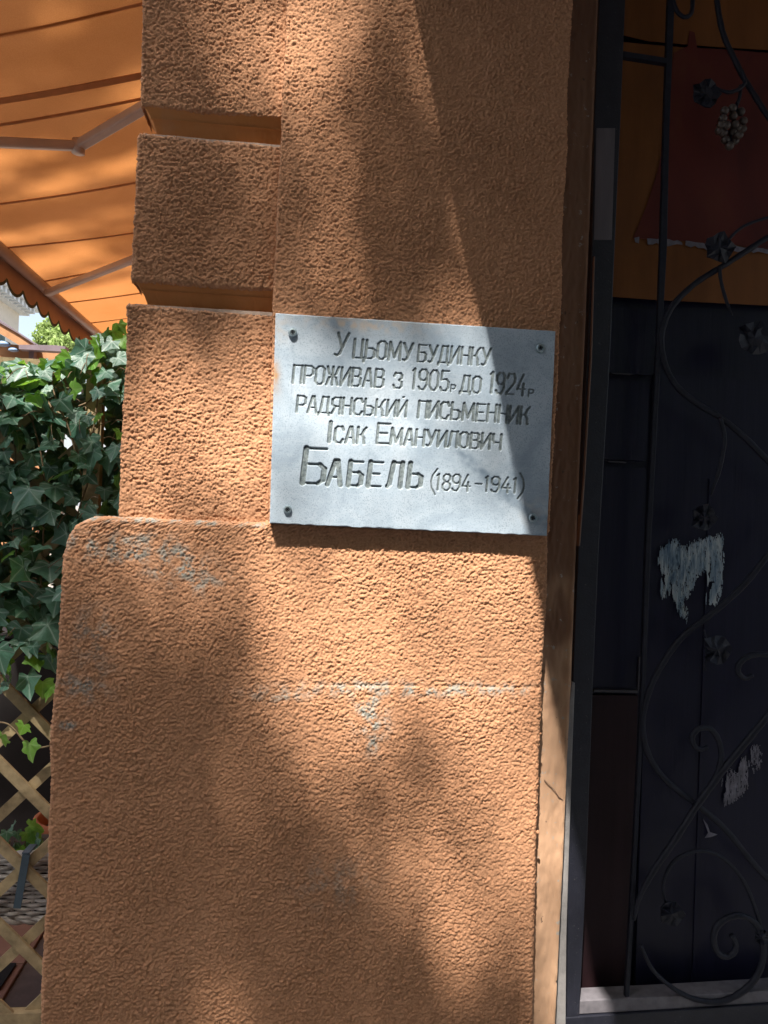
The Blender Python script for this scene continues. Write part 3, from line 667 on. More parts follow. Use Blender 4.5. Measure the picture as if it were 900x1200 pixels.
def run(text, x0, x1, t0, b0, t1=None, b1=None, wv=.0026, wh=.0016, dep=.0026, gap=.38, slant=.10):
    t1 = t0 if t1 is None else t1; b1 = b0 if b1 is None else b1
    ws = [WD.get(c, 1) for c in text]; tot = sum(ws)+gap*(len(text)-1); u = (x1-x0)/tot; x = x0
    for c, w_ in zip(text, ws):
        cw = w_*u; f = (x-x0)/(x1-x0); tt = t0+(t1-t0)*f; bb = b0+(b1-b0)*f; h = bb-tt
        jit = random.uniform(-.8, .8)
        for st in GL[c]:
            pts = [zp(x+cw*a_+slant*h*(b_-.5)+jit*.5, bb-h*b_+(.045*cw*a_)+jit*.4) for a_, b_ in st]
            for p, q in zip(pts[:-1], pts[1:]):
                d = q-p; L = np.linalg.norm(d)+1e-9; vert = abs(d[1])/L
                segs.append((p[0], p[1], q[0], q[1], (wh+(wv-wh)*vert**1.5)*1.12, dep))
        x += cw+gap*u
run('У', 230, 260, 98, 162, slant=.18, wv=.0030); run('ЦЬОМУ', 280, 446, 116, 168, 130, 178, wv=.0030); run('БУДИНКУ', 464, 668, 132, 179, 143, 191)
run('ПРОЖИВАВ', 107, 364, 190, 240, 202, 253); run('З', 393, 416, 212, 254); run('1905', 445, 550, 200, 257, 208, 263); run('Р', 556, 568, 246, 266, wv=.0016, wh=.0012); run('ДО', 586, 641, 220, 266, 224, 270)
run('1924', 667, 768, 210, 268, 218, 275, wv=.0030); run('Р', 778, 791, 258, 277, wv=.0018, wh=.0014)
run('РАДЯНСЬКИЙ', 118, 429, 277, 323, 292, 337); run('ПИСЬМЕННИК', 464, 779, 292, 338, 309, 357, wv=.0030)
run('І', 200, 222, 352, 407, wv=.0040); run('САК', 226, 313, 365, 410, 368, 412, wv=.0030); run('Е', 347, 381, 356, 412, wv=.0028, wh=.0022); run('МАНУИЛОВИЧ', 386, 698, 370, 415, 388, 430, wv=.0030)
run('Б', 138, 196, 426, 525, wv=.0056, wh=.0026, dep=.0036, slant=.12); run('АБЕЛЬ', 208, 472, 462, 530, 470, 538, wv=.0050, wh=.0023, dep=.0036, gap=.62, slant=.12)
run('(', 498, 514, 485, 558, wv=.0018); run('1894', 514, 610, 500, 545, 503, 549, wv=.0022); run('-', 625, 643, 515, 540, wh=.0016); run('1941', 652, 744, 507, 549, 512, 554, wv=.0024); run(')', 750, 766, 498, 570, wv=.0022)
Pq = .00098
nu, nv = int(np.linalg.norm(C4[1]-C4[0])/Pq), int(np.linalg.norm(C4[3]-C4[0])/Pq)
u = np.linspace(0, 1, nu)[None, :, None]; v = np.linspace(0, 1, nv)[:, None, None]
G = (1-u)*(1-v)*C4[0]+u*(1-v)*C4[1]+u*v*C4[2]+(1-u)*v*C4[3]
X, Z = G[..., 0], G[..., 2]; D = np.zeros_like(X); GR = np.zeros_like(X)
bx0, bx1, bz0, bz1 = X.min(), X.max(), Z.min(), Z.max()
for (x0, z0, x1, z1, hw, dep) in segs:
    m_ = hw+.003; sel = (X > min(x0, x1)-m_) & (X < max(x0, x1)+m_) & (Z > min(z0, z1)-m_) & (Z < max(z0, z1)+m_)
    xx, zz = X[sel], Z[sel]; dx, dz = x1-x0, z1-z0; L2 = dx*dx+dz*dz+1e-12
    t = np.clip(((xx-x0)*dx+(zz-z0)*dz)/L2, 0, 1); dist = np.hypot(xx-x0-t*dx, zz-z0-t*dz)
    dd = dep*np.clip((hw+.0003-dist)/.0010, 0, 1); D[sel] = np.maximum(D[sel], dd)
    GR[sel] = np.maximum(GR[sel], np.clip((hw+.0002-dist)/.0008, 0, 1))
D += GR*.0006*np.tanh(tile(n2, nv, nu, 5, 5))
wv_ = tile(n4, nv, nu, 30, 70)*.0004
edge = np.minimum(np.minimum(u[..., 0], 1-u[..., 0])*.6, np.minimum(v[..., 0], 1-v[..., 0])*.44)
chip = np.clip(.0012-edge-.0005*tile(n3, nv, nu, 1, 1), 0, .0015)
G[..., 1] += D+wv_+chip
rust = np.clip(1.1*blob(X, Z, 322, 437, 5, 12, YQ)+.25*blob(X, Z, 323, 455, 7, 14, YQ), 0, 1)*(.6+.4*tile(WEARN, nv, nu, 9, 4))
rl = np.clip(.8*blob(X, Z, 435, 381, 60, 7, YQ)+.45*blob(X, Z, 330, 385, 10, 14, YQ)+.4*blob(X, Z, 400, 380, 30, 6, YQ)+.25*blob(X, Z, 628, 600, 20, 20, YQ), 0, 1)*tile(WEARN, nv, nu, 50, 90)
def streak(pts, wd):
    o_ = np.zeros_like(X)
    for (ax, ay, s0), (bx_, by_, s1) in zip(pts[:-1], pts[1:]):
        p_, q_ = at(ax, ay, YQ), at(bx_, by_, YQ); dx, dz = q_[0]-p_[0], q_[2]-p_[2]
        t_ = np.clip(((X-p_[0])*dx+(Z-p_[2])*dz)/(dx*dx+dz*dz), 0, 1)
        o_ = np.maximum(o_, (s0+(s1-s0)*t_)*np.exp(-(np.hypot(X-p_[0]-t_*dx, Z-p_[2]-t_*dz)/wd)**2))
    return o_
sk = streak([(440, 462, .1), (500, 500, .45), (530, 520, .6), (560, 548, .8), (600, 585, .9), (640, 612, .7)], .013)*(.55+.6*tile(WEARN, nv, nu, 3, 3))
sk = np.maximum(sk, .35*streak([(345, 412, .6), (341, 470, .9), (334, 540, .3)], .0016)); sk = np.maximum(sk, .5*streak([(343, 398, .7), (342, 420, .1)], .004)); sk = np.clip(sk+.10*np.tanh(tile(n4, nv, nu, 200, 300)+.8*tile(n3, nv, nu, 88, 12)), 0, 1)
slab = grid_mesh('slab', G, M_MARBLE, plq, {'streak': sk, 'groove': GR, 'rust': rust, 'rustlight': rl})
b = MB(); d = np.array([0, .0275, 0]); e = np.array([0, .0070, 0])
b.prism([p+e for p in C4], d-e); slab_b = b.build('slab_back', M_MARBLE, plq)
slab_b.location = (0, 0, 0)
screw_m = {}
for i, (x, y, tilt, proud) in enumerate(((343, 390, 0, .007), (633, 408, 20, .004), (337, 597, 40, .006), (624, 607, 70, .004))):
    c = at(x, y, YQ); r0 = .0088 if i else .0092
    b = MB(); n = 18; vs = []; fs = []
    prof = [(r0*1.0, .001), (r0*1.0, -proud*.6), (r0*.86, -proud), (r0*.55, -proud-.0004), (r0*.45, -proud+.0026), (0.0001, -proud+.0026)]
    for (rd, yy) in prof:
        for q in range(n):
            rq = rd if rd > r0*.5 else rd
            an = 2*math.pi*q/n+R(tilt); vs.append((c[0]+rq*math.cos(an), c[1]+yy, c[2]+rq*math.sin(an)))
    for j in range(len(prof)-1):
        for q in range(n): fs.append((j*n+q, j*n+(q+1) % n, (j+1)*n+(q+1) % n, (j+1)*n+q))
    so_ = b.add(vs, fs).build('screw', M_ZINC, plq, False)
    for a_ in (tilt, tilt+90):
        dx, dz = math.cos(R(a_))*r0*.48, math.sin(R(a_))*r0*.48
        MB().bar((c[0]-dx, c[1]-proud-.0002, c[2]-dz), (c[0]+dx, c[1]-proud-.0002, c[2]+dz), .0024, .0012).build('slot', M_SCREWDARK, so_)
    # washer ring
    b = MB(); vs = []; fs = []
    for (rd, yy) in ((r0*1.30, .0006), (r0*1.28, -.0012), (r0*.98, -.0012)):
        for q in range(n):
            an = 2*math.pi*q/n; vs.append((c[0]+rd*math.cos(an), c[1]+yy, c[2]+rd*math.sin(an)))
    for j in range(2):
        for q in range(n): fs.append((j*n+q, j*n+(q+1) % n, (j+1)*n+(q+1) % n, (j+1)*n+q))
    if i in (1, 3): b.add(vs, fs).build('washer', M_ZINC, so_)

# ------------------------------------------------------------------ the awning on the side wall
ZB = 2.80; sA = .27
b0, b1 = at_z(0, 290, ZB), at_z(128, 403, ZB)
bd = (b1-b0)/(b1[1]-b0[1])
def barx(y): return b0[0]+bd[0]*(y-b0[1])
An = np.array([-sA, sA*bd[0], 1.0]); An /= np.linalg.norm(An)
print('awning bar', b0, b1)
def ap(px, py, off=0.0): return at_plane(px, py, b0+np.array([0, 0, -off]), An)
def az(x, y): return ZB+sA*(x-barx(y))
aw = empty('awning', (xL, 3, 3.2), 'orange folding arm awning with scalloped valance over the terrace', 'awning')
Y0A, Y1A = .32, 7.2
seam_px = [((0, 30), (150, 0)), ((0, 111), (163, 84)), ((0, 140), (163, 110)), ((0, 236), (157, 210)), ((18, 288), (155, 272)), ((55, 328), (152, 303)), ((85, 353), (158, 342)), ((105, 378), (155, 370))]
ny_, nx_ = 240, 60; P = np.zeros((ny_, nx_, 3))
seam_y = sorted([ap(*a)[1]*.5+ap(*b_)[1]*.5 for a, b_ in seam_px])
for j in range(ny_):
    y = Y0A+(Y1A-Y0A)*j/(ny_-1); k_ = min([abs(y-s_) for s_ in seam_y])
    for i in range(nx_):
        t = i/(nx_-1); x = barx(y)+(xL+.0-barx(y))*t
        sag = .03*math.sin(math.pi*t)*(1+.3*math.sin(y*2.1))+.006*math.sin(y*9+t*2)*math.sin(math.pi*t)+.010*(1-math.exp(-k_/.06))*math.sin(math.pi*t)
        P[j, i] = (x, y, az(x, y)-sag*.6)
grid_mesh('fabric', P, M_FABRIC, aw)
for k_, (a, b_) in enumerate(seam_px):
    p, q = ap(*a), ap(*b_); dr = (q-p)/(q[0]-p[0])
    pts = []
    for i in range(25):
        t = i/24; x = barx(p[1])+.01+(xL-barx(p[1]))*t*.99; y = p[1]+dr[1]*(x-p[0])*.6; pts.append((x, y, az(x, y)-.6*.03*math.sin(math.pi*t)-.004))
    th = .013 if k_ not in (1,) else .034  # the wide strip stands for a soft shadow line across the cloth
    b = MB()
    for p_, q_ in zip(pts[:-1], pts[1:]): b.bar(p_, q_, th, .004, (0, 0, 1))
    b.build('seam_or_shade_line', M_SEAM_OR_SHADE, aw)
e0 = np.array([barx(Y0A), Y0A, ZB]); e1 = np.array([barx(Y1A), Y1A, ZB])
MB().tube([e0, e1], [.034, .034], 14).build('front_bar', M_ALU, aw, True)
MB().tube([(xL-.05, Y0A, az(xL-.05, Y0A)+.03), (xL-.05, Y1A, az(xL-.05, Y1A)+.03)], [.05, .05], 14).build('roller', M_ALU, aw, True)
# scalloped valance
step = .215; b = MB(); tr = MB(); ns = int((Y1A-Y0A)/step)
for s_ in range(ns):
    m = 10
    for i in range(m):
        ya, yb = Y0A+step*(s_+i/m), Y0A+step*(s_+(i+1)/m)
        za, zb_ = [ZB-.03-.070-.05*math.sin(math.pi*t)**.8 for t in (max(1e-6, i/m), min(1-1e-6, (i+1)/m))]
        xa, xb = barx(ya)-.034+.006*math.sin(ya*5), barx(yb)-.034+.006*math.sin(yb*5)
        b.add([(xa, ya, ZB+.01), (xb, yb, ZB+.01), (xb, yb, zb_), (xa, ya, za)], [(0, 1, 2, 3)])
        tr.bar((xa, ya, za), (xb, yb, zb_), .004, .016, (0, 0, 1))
vo = b.build('valance', M_VAL, aw); m = vo.modifiers.new('t', 'SOLIDIFY'); m.thickness = .0015
tr.build('edge_binding', M_TRIM, vo)
def arm(pts, wd, name):
    q = [ap(x, y, .07) for x, y in pts]; root = None
    for i, (a_, c_) in enumerate(zip(q[:-1], q[1:])):
        o = MB().bar(a_, c_, wd[i], .035, (0, 0, 1)).build('arm_section', M_ALU, aw)
        bm_ = o.modifiers.new('b', 'BEVEL'); bm_.width = .008; bm_.segments = 2
    for c_ in q[1:-1]: MB().tube([c_-np.array([0, 0, .028]), c_+np.array([0, 0, .022])], [.024, .024], 12).build('elbow', M_ALU, aw, True)
arm([(-60, 164), (92, 171), (190, 113)], (.032, .038), 'a')
arm([(54, 344), (230, 275)], (.04, .04), 'b')

# ------------------------------------------------------------------ trellis
YT = .36
tre = empty('trellis', at(0, 1198, YT), 'wooden diamond trellis covered by ivy beside the plinth', 'trellis')
xt1 = at(95, 900, YT)[0]; xt0 = -1.75; zt0 = at(20, 1192, YT)[2]; zt1 = at(60, 432, YT)[2]
c0 = at(33, 925, YT); sp = (at(33, 836, YT)[2]-at(20, 1109, YT)[2])/3
print('trellis', xt0, xt1, zt0, zt1, sp)
def clip_line(x, z, s):                        # the line through x,z with slope s clipped to the trellis box
    out = []
    for X_ in (xt0, xt1):
        Zz = z+s*(X_-x)
        out.append((X_, Zz))
    (xa, z_a), (xb, z_b) = out
    def cut(xa, za, xb, zb):
        pts = []
        for lim in (zt0, zt1):
            if (za-lim)*(zb-lim) < 0: pts.append((xa+(lim-za)/(zb-za)*(xb-xa), lim))
        for p in ((xa, za), (xb, zb)):
            if zt0 <= p[1] <= zt1: pts.append(p)
        return pts
    p = cut(xa, z_a, xb, z_b); return p if len(p) == 2 else None
for sgn, dy in ((1, .006), (-1, -.006)):
    for i in range(-16, 17):
        L = clip_line(c0[0], c0[2]+i*sp, sgn)
        if not L or math.hypot(L[0][0]-L[1][0], L[0][1]-L[1][1]) < .06: continue
        MB().bar((L[0][0], YT+dy, L[0][1]), (L[1][0], YT+dy, L[1][1]), .026, .009).build('slat', M_SLAT, tre)
for nm, A_, B_ in (('rail', (xt0, YT, zt0), (xt1, YT, zt0-.004)), ('rail', (xt0, YT, zt1), (xt1, YT, zt1))):
    MB().bar(A_, B_, .04, .026).build(nm, M_SLAT, tre)
for x in (xt0, xt1): MB().bar((x, YT, 0), (x, YT, zt1+.02), .04, .03).build('post', M_SLAT, tre)

# ------------------------------------------------------------------ ivy
ivy = empty('ivy_plant', at(60, 800, YT), 'dense dark green climbing ivy hanging over the wooden trellis', 'ivy')
def ivy_mesh(name, seed, mat):
    rr = random.Random(seed)
    # outline of a five lobed leaf, tip downward; unit = leaf length
    out = [(0, .05), (.12, .17), (.26, .22), (.39, .16), (.38, .04), (.42, -.06), (.56, -.17), (.44, -.25), (.31, -.30), (.24, -.40), (.14, -.56), (0, -.76)]
    out = [(x*rr.uniform(.88, 1.12), y*rr.uniform(.92, 1.08)) for x, y in out]
    full = out+[(-x*rr.uniform(.9, 1.1), y) for x, y in out[-2:0:-1]]
    n = len(full); vs = [(0, 0, 0)]; vein = [1.0]
    cup = rr.uniform(.06, .2); fold = rr.uniform(.05, .28)
    def h(x, y): return -(cup*(x*x*2+y*y*.6))+fold*abs(x)*.6-.05*math.sin(x*14+seed)*math.sin(y*11)
    lobes = {0: .6, 3: 1, 6: 1, 11: 1, n-3: 1, n-6: 1}
    for ring, fr in ((1, .5), (2, 1.0)):
        for i, (x, y) in enumerate(full):
            x_, y_ = x*fr, y*fr
            if ring == 1 and i not in lobes: x_ *= .95; y_ *= .95
            vs.append((x_, h(x_, y_)*-1, y_)); vein.append(1.0 if i in lobes else 0.0)
    fs = []
    for i in range(n):
        j = (i+1) % n; fs.append((0, 1+i, 1+j)); fs.append((1+i, 1+n+i, 1+n+j, 1+j))
    me = MB().add(vs, fs).mesh(name, True)
    a_ = me.attributes.new('vein', 'FLOAT', 'POINT'); a_.data.foreach_set('value', vein)
    me.materials.append(mat); return me, np.array(vs), fs, vein
LM = [ivy_mesh('leaf', i, M_IVY)[0] for i in range(8)]; LN = [ivy_mesh('leaf', 20+i, M_IVYNEW)[0] for i in range(4)]
def leaf_at(p, size, tilt=None, new=False, out=0.0):
    me = random.choice(LN if new else LM); o = bpy.data.objects.new('leaf', me); o.location = tuple(p)
    rx = random.gauss(-.40, .50) if tilt is None else tilt
    o.rotation_euler = (rx, random.gauss(0, .55), random.gauss(0, .70)); o.scale = (size*random.uniform(.9, 1.15), size, size)
    link(o, ivy); return o
cnt = 0
tries = 0; placed = []
top_line = [(-80, 432), (0, 430), (30, 427), (60, 424), (90, 416), (115, 404), (140, 394), (170, 388)]
bot_line = [(-80, 800), (0, 775), (20, 765), (40, 772), (70, 775)]
def lerp(tb, x): return float(np.interp(x, [a for a, _ in tb], [b_ for _, b_ in tb]))
while cnt < 272 and tries < 12000:
    tries += 1
    px = random.uniform(-75, 165); ty, by = lerp(top_line, px), lerp(bot_line, px); py = random.uniform(ty, by)
    if px > 150 and py > 600: continue
    near = sum(1 for a_, b_ in placed if (a_-px)**2+(b_-py)**2 < 12**2)
    if near >= 1 and random.random() < .93: continue
    # leave a few gaps where the photograph shows slats and daylight
    if any((px-a_)**2/r1+(py-b_)**2/r2 < 1 for a_, b_, r1, r2 in ((88, 516, 200, 260), (48, 622, 240, 80), (70, 645, 120, 500), (103, 585, 120, 60))): continue
    placed.append((px, py)); size = random.choice([.042, .050, .060, .068, .080])*random.uniform(.85, 1.1)
    fr = (py-ty)/(by-ty); new = (fr < .11 and random.random() < .4) or (fr > .9 and random.random() < .15) or random.random() < .04
    leaf_at(at(px, py, YT-random.uniform(.035, .10)), size*(.85 if new else 1), new=new, tilt=random.gauss(-.75, .45) if fr < .12 else None); cnt += 1
for (px, py, s_, nw) in ((3, 862, .05, 1), (2, 772, .06, 1), (32, 793, .085, 0), (50, 800, .055, 1), (28, 850, .042, 1), (35, 872, .060, 1), (12, 785, .06, 0), (8, 800, .05, 0), (60, 806, .05, 1), (4, 782, .065, 1),
                         *[(x_, lerp(top_line, x_)+random.uniform(-2, 12), random.uniform(.05, .075), random.random() < .5) for x_ in range(-70, 130, 9)], (132, 388, .055, 1), (145, 398, .06, 1), (122, 396, .05, 0), (150, 410, .06, 0), (140, 380, .04, 1)):
    leaf_at(at(px, py, YT-.045), s_, new=bool(nw))
# the mass of leaves behind, one piece
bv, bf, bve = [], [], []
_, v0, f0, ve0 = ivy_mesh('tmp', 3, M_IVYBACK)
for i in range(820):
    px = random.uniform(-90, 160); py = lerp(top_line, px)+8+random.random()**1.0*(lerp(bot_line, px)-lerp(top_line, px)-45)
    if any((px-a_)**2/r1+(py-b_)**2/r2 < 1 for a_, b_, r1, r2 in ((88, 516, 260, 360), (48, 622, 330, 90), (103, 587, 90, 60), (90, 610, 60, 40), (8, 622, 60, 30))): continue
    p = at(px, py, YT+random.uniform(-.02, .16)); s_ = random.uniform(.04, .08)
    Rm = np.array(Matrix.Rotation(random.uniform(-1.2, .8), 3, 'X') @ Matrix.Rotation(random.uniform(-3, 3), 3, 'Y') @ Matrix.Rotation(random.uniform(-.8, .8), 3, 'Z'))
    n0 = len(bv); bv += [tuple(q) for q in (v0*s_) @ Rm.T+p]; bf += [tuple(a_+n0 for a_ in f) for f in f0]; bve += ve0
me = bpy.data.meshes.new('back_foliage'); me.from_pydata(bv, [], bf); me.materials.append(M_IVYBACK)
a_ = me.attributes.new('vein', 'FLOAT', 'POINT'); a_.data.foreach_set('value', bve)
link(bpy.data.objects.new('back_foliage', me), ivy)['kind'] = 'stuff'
for pts in ([(-20, 450), (0, 462), (6, 480), (14, 500), (18, 540), (15, 600), (22, 680)], [(26, 452), (30, 478), (40, 500), (52, 560), (50, 640), (44, 760)], [(58, 428), (66, 470), (80, 500), (96, 560)], [(118, 440), (110, 500), (104, 560), (92, 600), (84, 660)],
            [(45, 424), (60, 436), (72, 446), (84, 452)], [(-5, 846), (8, 848), (18, 856), (28, 868), (38, 874), (48, 876), (62, 873)], [(136, 446), (120, 452), (104, 470), (92, 476)], [(56, 470), (70, 492), (82, 488)]):
    b = MB(); b.tube(spline([at(x, y, YT-.03+random.uniform(-.012, .012)) for x, y in pts], 5), .0022, 6); b.build('stem', M_STEM, ivy, True)

b = MB()
for i in range(60):
    px = random.uniform(-20, 150); py = random.uniform(lerp(top_line, px)+4, 780); a_ = at(px, py, YT-random.uniform(.05, .10)); d_ = np.array([random.gauss(0, .03), random.uniform(.01, .05), random.uniform(-.02, .05)])
    b.tube(spline([a_, a_+d_*.5+np.array([0, -.008, .006]), a_+d_], 4), .0011, 5)
b.build('leaf_stalks', M_STEM, ivy, True)['kind'] = 'stuff'

# ------------------------------------------------------------------ planter basket behind the trellis
YK = YT+.03
kb = at(0, 1079, YK); kt = at(0, 1005, YK); kr = at(66, 1040, YK)[0]; kl = -1.42
zk0, zk1 = kb[2], kt[2]
bas = empty('wicker_planter', ((kl+kr)/2, YK+.1, zk0), 'grey wicker planter box hanging behind the trellis with plants', 'planter')
b = MB(); rows = 15
for r_ in range(rows):
    z = zk0+(zk1-zk0)*(r_+.5)/rows; pts = []; n = 90
    for i in range(n+1):
        x = kl+(kr-kl)*i/n; pts.append((x, YK+.006+.004*math.sin(x*2*math.pi/.05+(r_ % 2)*math.pi)-.006*((r_+.5)/rows), z+random.uniform(-.0007, .0007)))
    b.tube(pts, .0050, 5)
b.build('woven_strands', M_WICKER, bas, True)['kind'] = 'stuff'
for i in range(18):
    x = kl+.03+i*.05
    if x < kr: MB().tube([(x, YK+.008, zk0), (x, YK+.003, zk1)], [.004, .004], 6).build('stake', M_WICKER, bas, True)
for z, r_ in ((zk0-.004, .0075), (zk1+.004, .0085)):
    for ph in (0, math.pi):
        MB().tube([(kl+(kr-kl)*i/80, YK+.006+.005*math.cos(i*.9+ph), z+.005*math.sin(i*.9+ph)) for i in range(81)], r_*.75, 6).build('rim_braid', M_WICKER, bas, True)
MB().box((kl+.01, YK+.014, zk0), (kr-.01, YK+.19, zk1-.02)).build('liner', M_SOIL, bas)
p, q = at(31, 1001, YT-.02), at(20, 1064, YT-.02)
o = MB().bar(p, q, .018, .004).build('hook_strap', M_STRAP, bas)
MB().bar(p+np.array([-.002, 0, .002]), p+np.array([0, .05, .002]), .018, .004, (0, 0, 1)).build('hook_strap', M_STRAP, bas)
# foliage in it
pl = empty('potted_geranium', at(20, 1000, YK+.08), 'small leafy green plant growing in the grey wicker planter', 'plant')
for i in range(70):
    px = random.uniform(-50, 60); hh = abs(random.gauss(0, 18))
    if 36 < px: hh *= .8
    me = random.choice(LN if random.random() < .25 else LM); o = bpy.data.objects.new('leaf', me); o.location = tuple(at(px, 1008-hh, YK+random.uniform(.02, .12)))
    s_ = random.uniform(.03, .055); o.scale = (s_,)*3; o.rotation_euler = (random.gauss(-.7, .5), random.uniform(-1.6, 1.6), random.uniform(-.9, .9)); link(o, pl)
for x in (10, 18, 26, 36, 44, -20, -5):
    MB().tube([at(x, 1022, YK+.06), at(x+random.uniform(-4, 4), 985, YK+.06)], .0018, 5).build('stem', M_STEM, pl)
for (x, y) in ((35, 968), (40, 975), (31, 976)):
    o = bpy.data.objects.new('leaf', random.choice(LN)); o.location = tuple(at(x, y, YK+.05)); o.scale = (.04, .04, .05); o.rotation_euler = (-.3, random.uniform(-1.5, 1.5), .2); link(o, pl)
# terracotta pot
YTP = 1.0; c = at(80, 968, YTP); b = MB(); n = 24; vs = []; fs = []
prof = [(.07, -.20), (.095, .0), (.108, .0), (.108, .035), (.095, .035), (.088, -.01)]
for (rd, zz) in prof:
    for q in range(n): vs.append((c[0]+rd*math.cos(2*math.pi*q/n), c[1]+rd*math.sin(2*math.pi*q/n), c[2]+zz))
for j in range(len(prof)-1):
    for q in range(n): fs.append((j*n+q, j*n+(q+1) % n, (j+1)*n+(q+1) % n, (j+1)*n+q))
pot = empty('flower_pot', (c[0], c[1], c[2]-.20), 'terracotta flower pot half hidden behind the plinth and trellis', 'pot')
b.add(vs, fs).build('pot_body', M_TERRA, pot, True)
MB().tube([(c[0], c[1], c[2]-.04), (c[0], c[1], c[2]-.01)], [.089, .089], 20).build('soil', M_SOIL, pot)
sx, sz = c[0], c[2]-.205
st = empty('plant_stand', (sx, YTP, 0), 'dark plant stand carrying the terracotta pot behind the trellis', 'stand')
MB().tube([(sx, YTP, sz-.02), (sx, YTP, sz)], [.11, .11], 18).build('stand_top', M_BLACK, st)
for q in range(3):
    an = q*2.1+.3; MB().tube([(sx+.08*math.cos(an), YTP+.08*math.sin(an), sz-.02), (sx+.10*math.cos(an), YTP+.10*math.sin(an), 0.0)], .009, 6).build('leg', M_BLACK, st)
# black box made up to give the dark behind the trellis
dark_box = empty('black_filler', (-1.3, 1.75, 0), 'made-up black box that gives the dark behind the trellis', 'dark filler')
xc0, xc1, yc0, yc1, zc = -2.7, xL-.01, 1.55, 1.95, 1.02
MB().box((xc0, yc0, .05), (xc1, yc1, zc), .006).build('body', M_BLACK, dark_box)
MB().box((xc0-.02, yc0-.02, zc+.002), (xc1, yc1, zc+.032), .005).build('top', M_BLACK, dark_box)
for i in range(4):
    a_ = xc0+.02+i*.505; o = MB().box((a_, yc0-.018, .10), (a_+.49, yc0-.001, zc-.03), .004).build('filler_panel', M_BLACK, dark_box)
    MB().tube([(a_+.45, yc0-.035, .55), (a_+.45, yc0-.035, .67)], .005, 6).build('filler_handle', M_IRON, o)
# thin flat black sheet on the floor
c1 = at_z(0, 1131, .016); c2 = at_z(19, 1131, .016); c3 = at_z(0, 1160, .016)
mt = MB().prism([(c2[0], c2[1], .016), (c2[0]-.5, c2[1], .016), (c2[0]-.62, c2[1]-.35, .016), (c3[0], c3[1], .016)], (0, 0, .008)).build('black_floor_sheet', M_BLACK)
tag(mt, 'thin flat black sheet lying on the brown terrace tiles', 'mat')

# ------------------------------------------------------------------ beyond: kiosk roof, house, trees
YKK = 5.6
kio = empty('wooden_kiosk', at(36, 560, YKK)*np.array([1, 1, 0]), 'brown wooden kiosk roof with dark beam beyond the ivy', 'kiosk')
def kp(x, y, d=0): return at(x, y, YKK+d)
MB().prism([kp(-60, 338), kp(0, 378), kp(19, 389), kp(41, 404), kp(30, 409), kp(0, 391), kp(-60, 352)], (0, .09, 0)).build('rafter', M_BEAM, kio)
MB().prism([kp(-60, 335, -.02), kp(0, 376, -.02), kp(20, 388, -.02), kp(41, 402.5, -.02), kp(41, 404, -.02), kp(20, 390, -.02), kp(0, 378.5, -.02), kp(-60, 338, -.02)], (0, .8, 0)).build('roof_edge', M_BEAM2, kio)
MB().prism([kp(22, 404, -.05), kp(41, 404, -.05), kp(66, 404.5, -.05), kp(77, 406, -.05), kp(75, 412, -.05), kp(22, 409, -.05)], (0, .10, 0)).build('beam', M_BEAM2, kio)
MB().prism([kp(-60, 398, .14), kp(20, 404, .14), kp(72, 412, .14), kp(72, 424, .14), kp(-60, 416, .14)], (0, .08, 0)).build('fascia_board', M_BEAM, kio)
MB().prism([kp(34, 405, .03), kp(40, 405, .03), kp(38, 470, .03), kp(32, 470, .03)], (0, .08, 0)).build('post', M_BEAM2, kio)
p = kp(-40, 470, .8); MB().box((p[0]-.6, YKK+.3, 0), (kp(36, 470)[0], YKK+.36, p[2])).build('panelling', M_BEAM, kio)
MB().box((kp(33, 470)[0], YKK+.03, 0), (kp(39, 470)[0], YKK+.11, kp(36, 468)[2])).build('post', M_BEAM2, kio)
for (x, y, r_) in ((4, 403, 8), (16, 410, 6)):
    c = kp(x, y, .05); d = r_*.0080; MB().ball(tuple(c), d, 14, 8, (1.0, .6, .42)).build('blue_lamp', M_BLUEM, kio, True)

XH = -15.0
def hx(px, py):                                 # a point on the far house's street face x = XH
    d = ray(px, py); t = (XH-CAM[0])/d[0]; return CAM+d*t
e = hx(20, 375); yend = hx(20, 430)[1]; zc_ = hx(14, 362)[2]
print('house end', yend, 'cornice', zc_)
hs = empty('far_house', (XH-4, yend-14, 0), 'pale stone house with bracketed cornice at the end of street', 'house')
MB().box((XH-10, yend-28, 0), (XH, yend, zc_)).build('wall', M_PALE, hs)
MB().box((XH-10, yend-28, zc_+.9), (XH-.1, yend-1.2, zc_+2.8)).build('attic_wall', M_PALE, hs)
MB().box((XH-10.6, yend-28, zc_+.31), (XH+.95, yend+.8, zc_+.62)).build('cornice', M_CORN, hs)
MB().box((XH-10.6, yend-28, zc_+.0), (XH+.40, yend+.35, zc_+.30)).build('cornice', M_CORN, hs)
dm = None
for i in range(44):
    if dm is None: dm = MB().box((0, 0, 0), (.42, .22, .28)).mesh('bracket'); dm.materials.append(M_CORN)
    o = bpy.data.objects.new('bracket', dm); o.location = (XH+.402, yend-.3-i*.55, zc_+.02); link(o, hs)
MB().tube([(XH-.2, yend-7.0, zc_+1.9), (XH+.06, yend-7.0, zc_+1.9)], [.7, .7], 20).build('round_window', M_GLASS, hs)
for fl in range(3):
    for i in range(9):
        y = yend-2.6-i*2.9; z = 1.2+fl*3.3
        if z+2 > zc_: continue
        wf = MB().box((XH-.02, y-.72, z-.1), (XH+.09, y+.72, z+2.1)).build('window', M_CORN, hs)
        MB().box((XH+.0905, y-.55, z+.05), (XH+.11, y+.55, z+1.95)).build('pane', M_GLASS, wf)
MB().tube([hx(-30, 362.5)+np.array([3, 0, 0]), hx(40, 362)*np.array([1, 1, 1])+np.array([3, 0, 0])], .012, 5).build('overhead_wire', M_CORN)
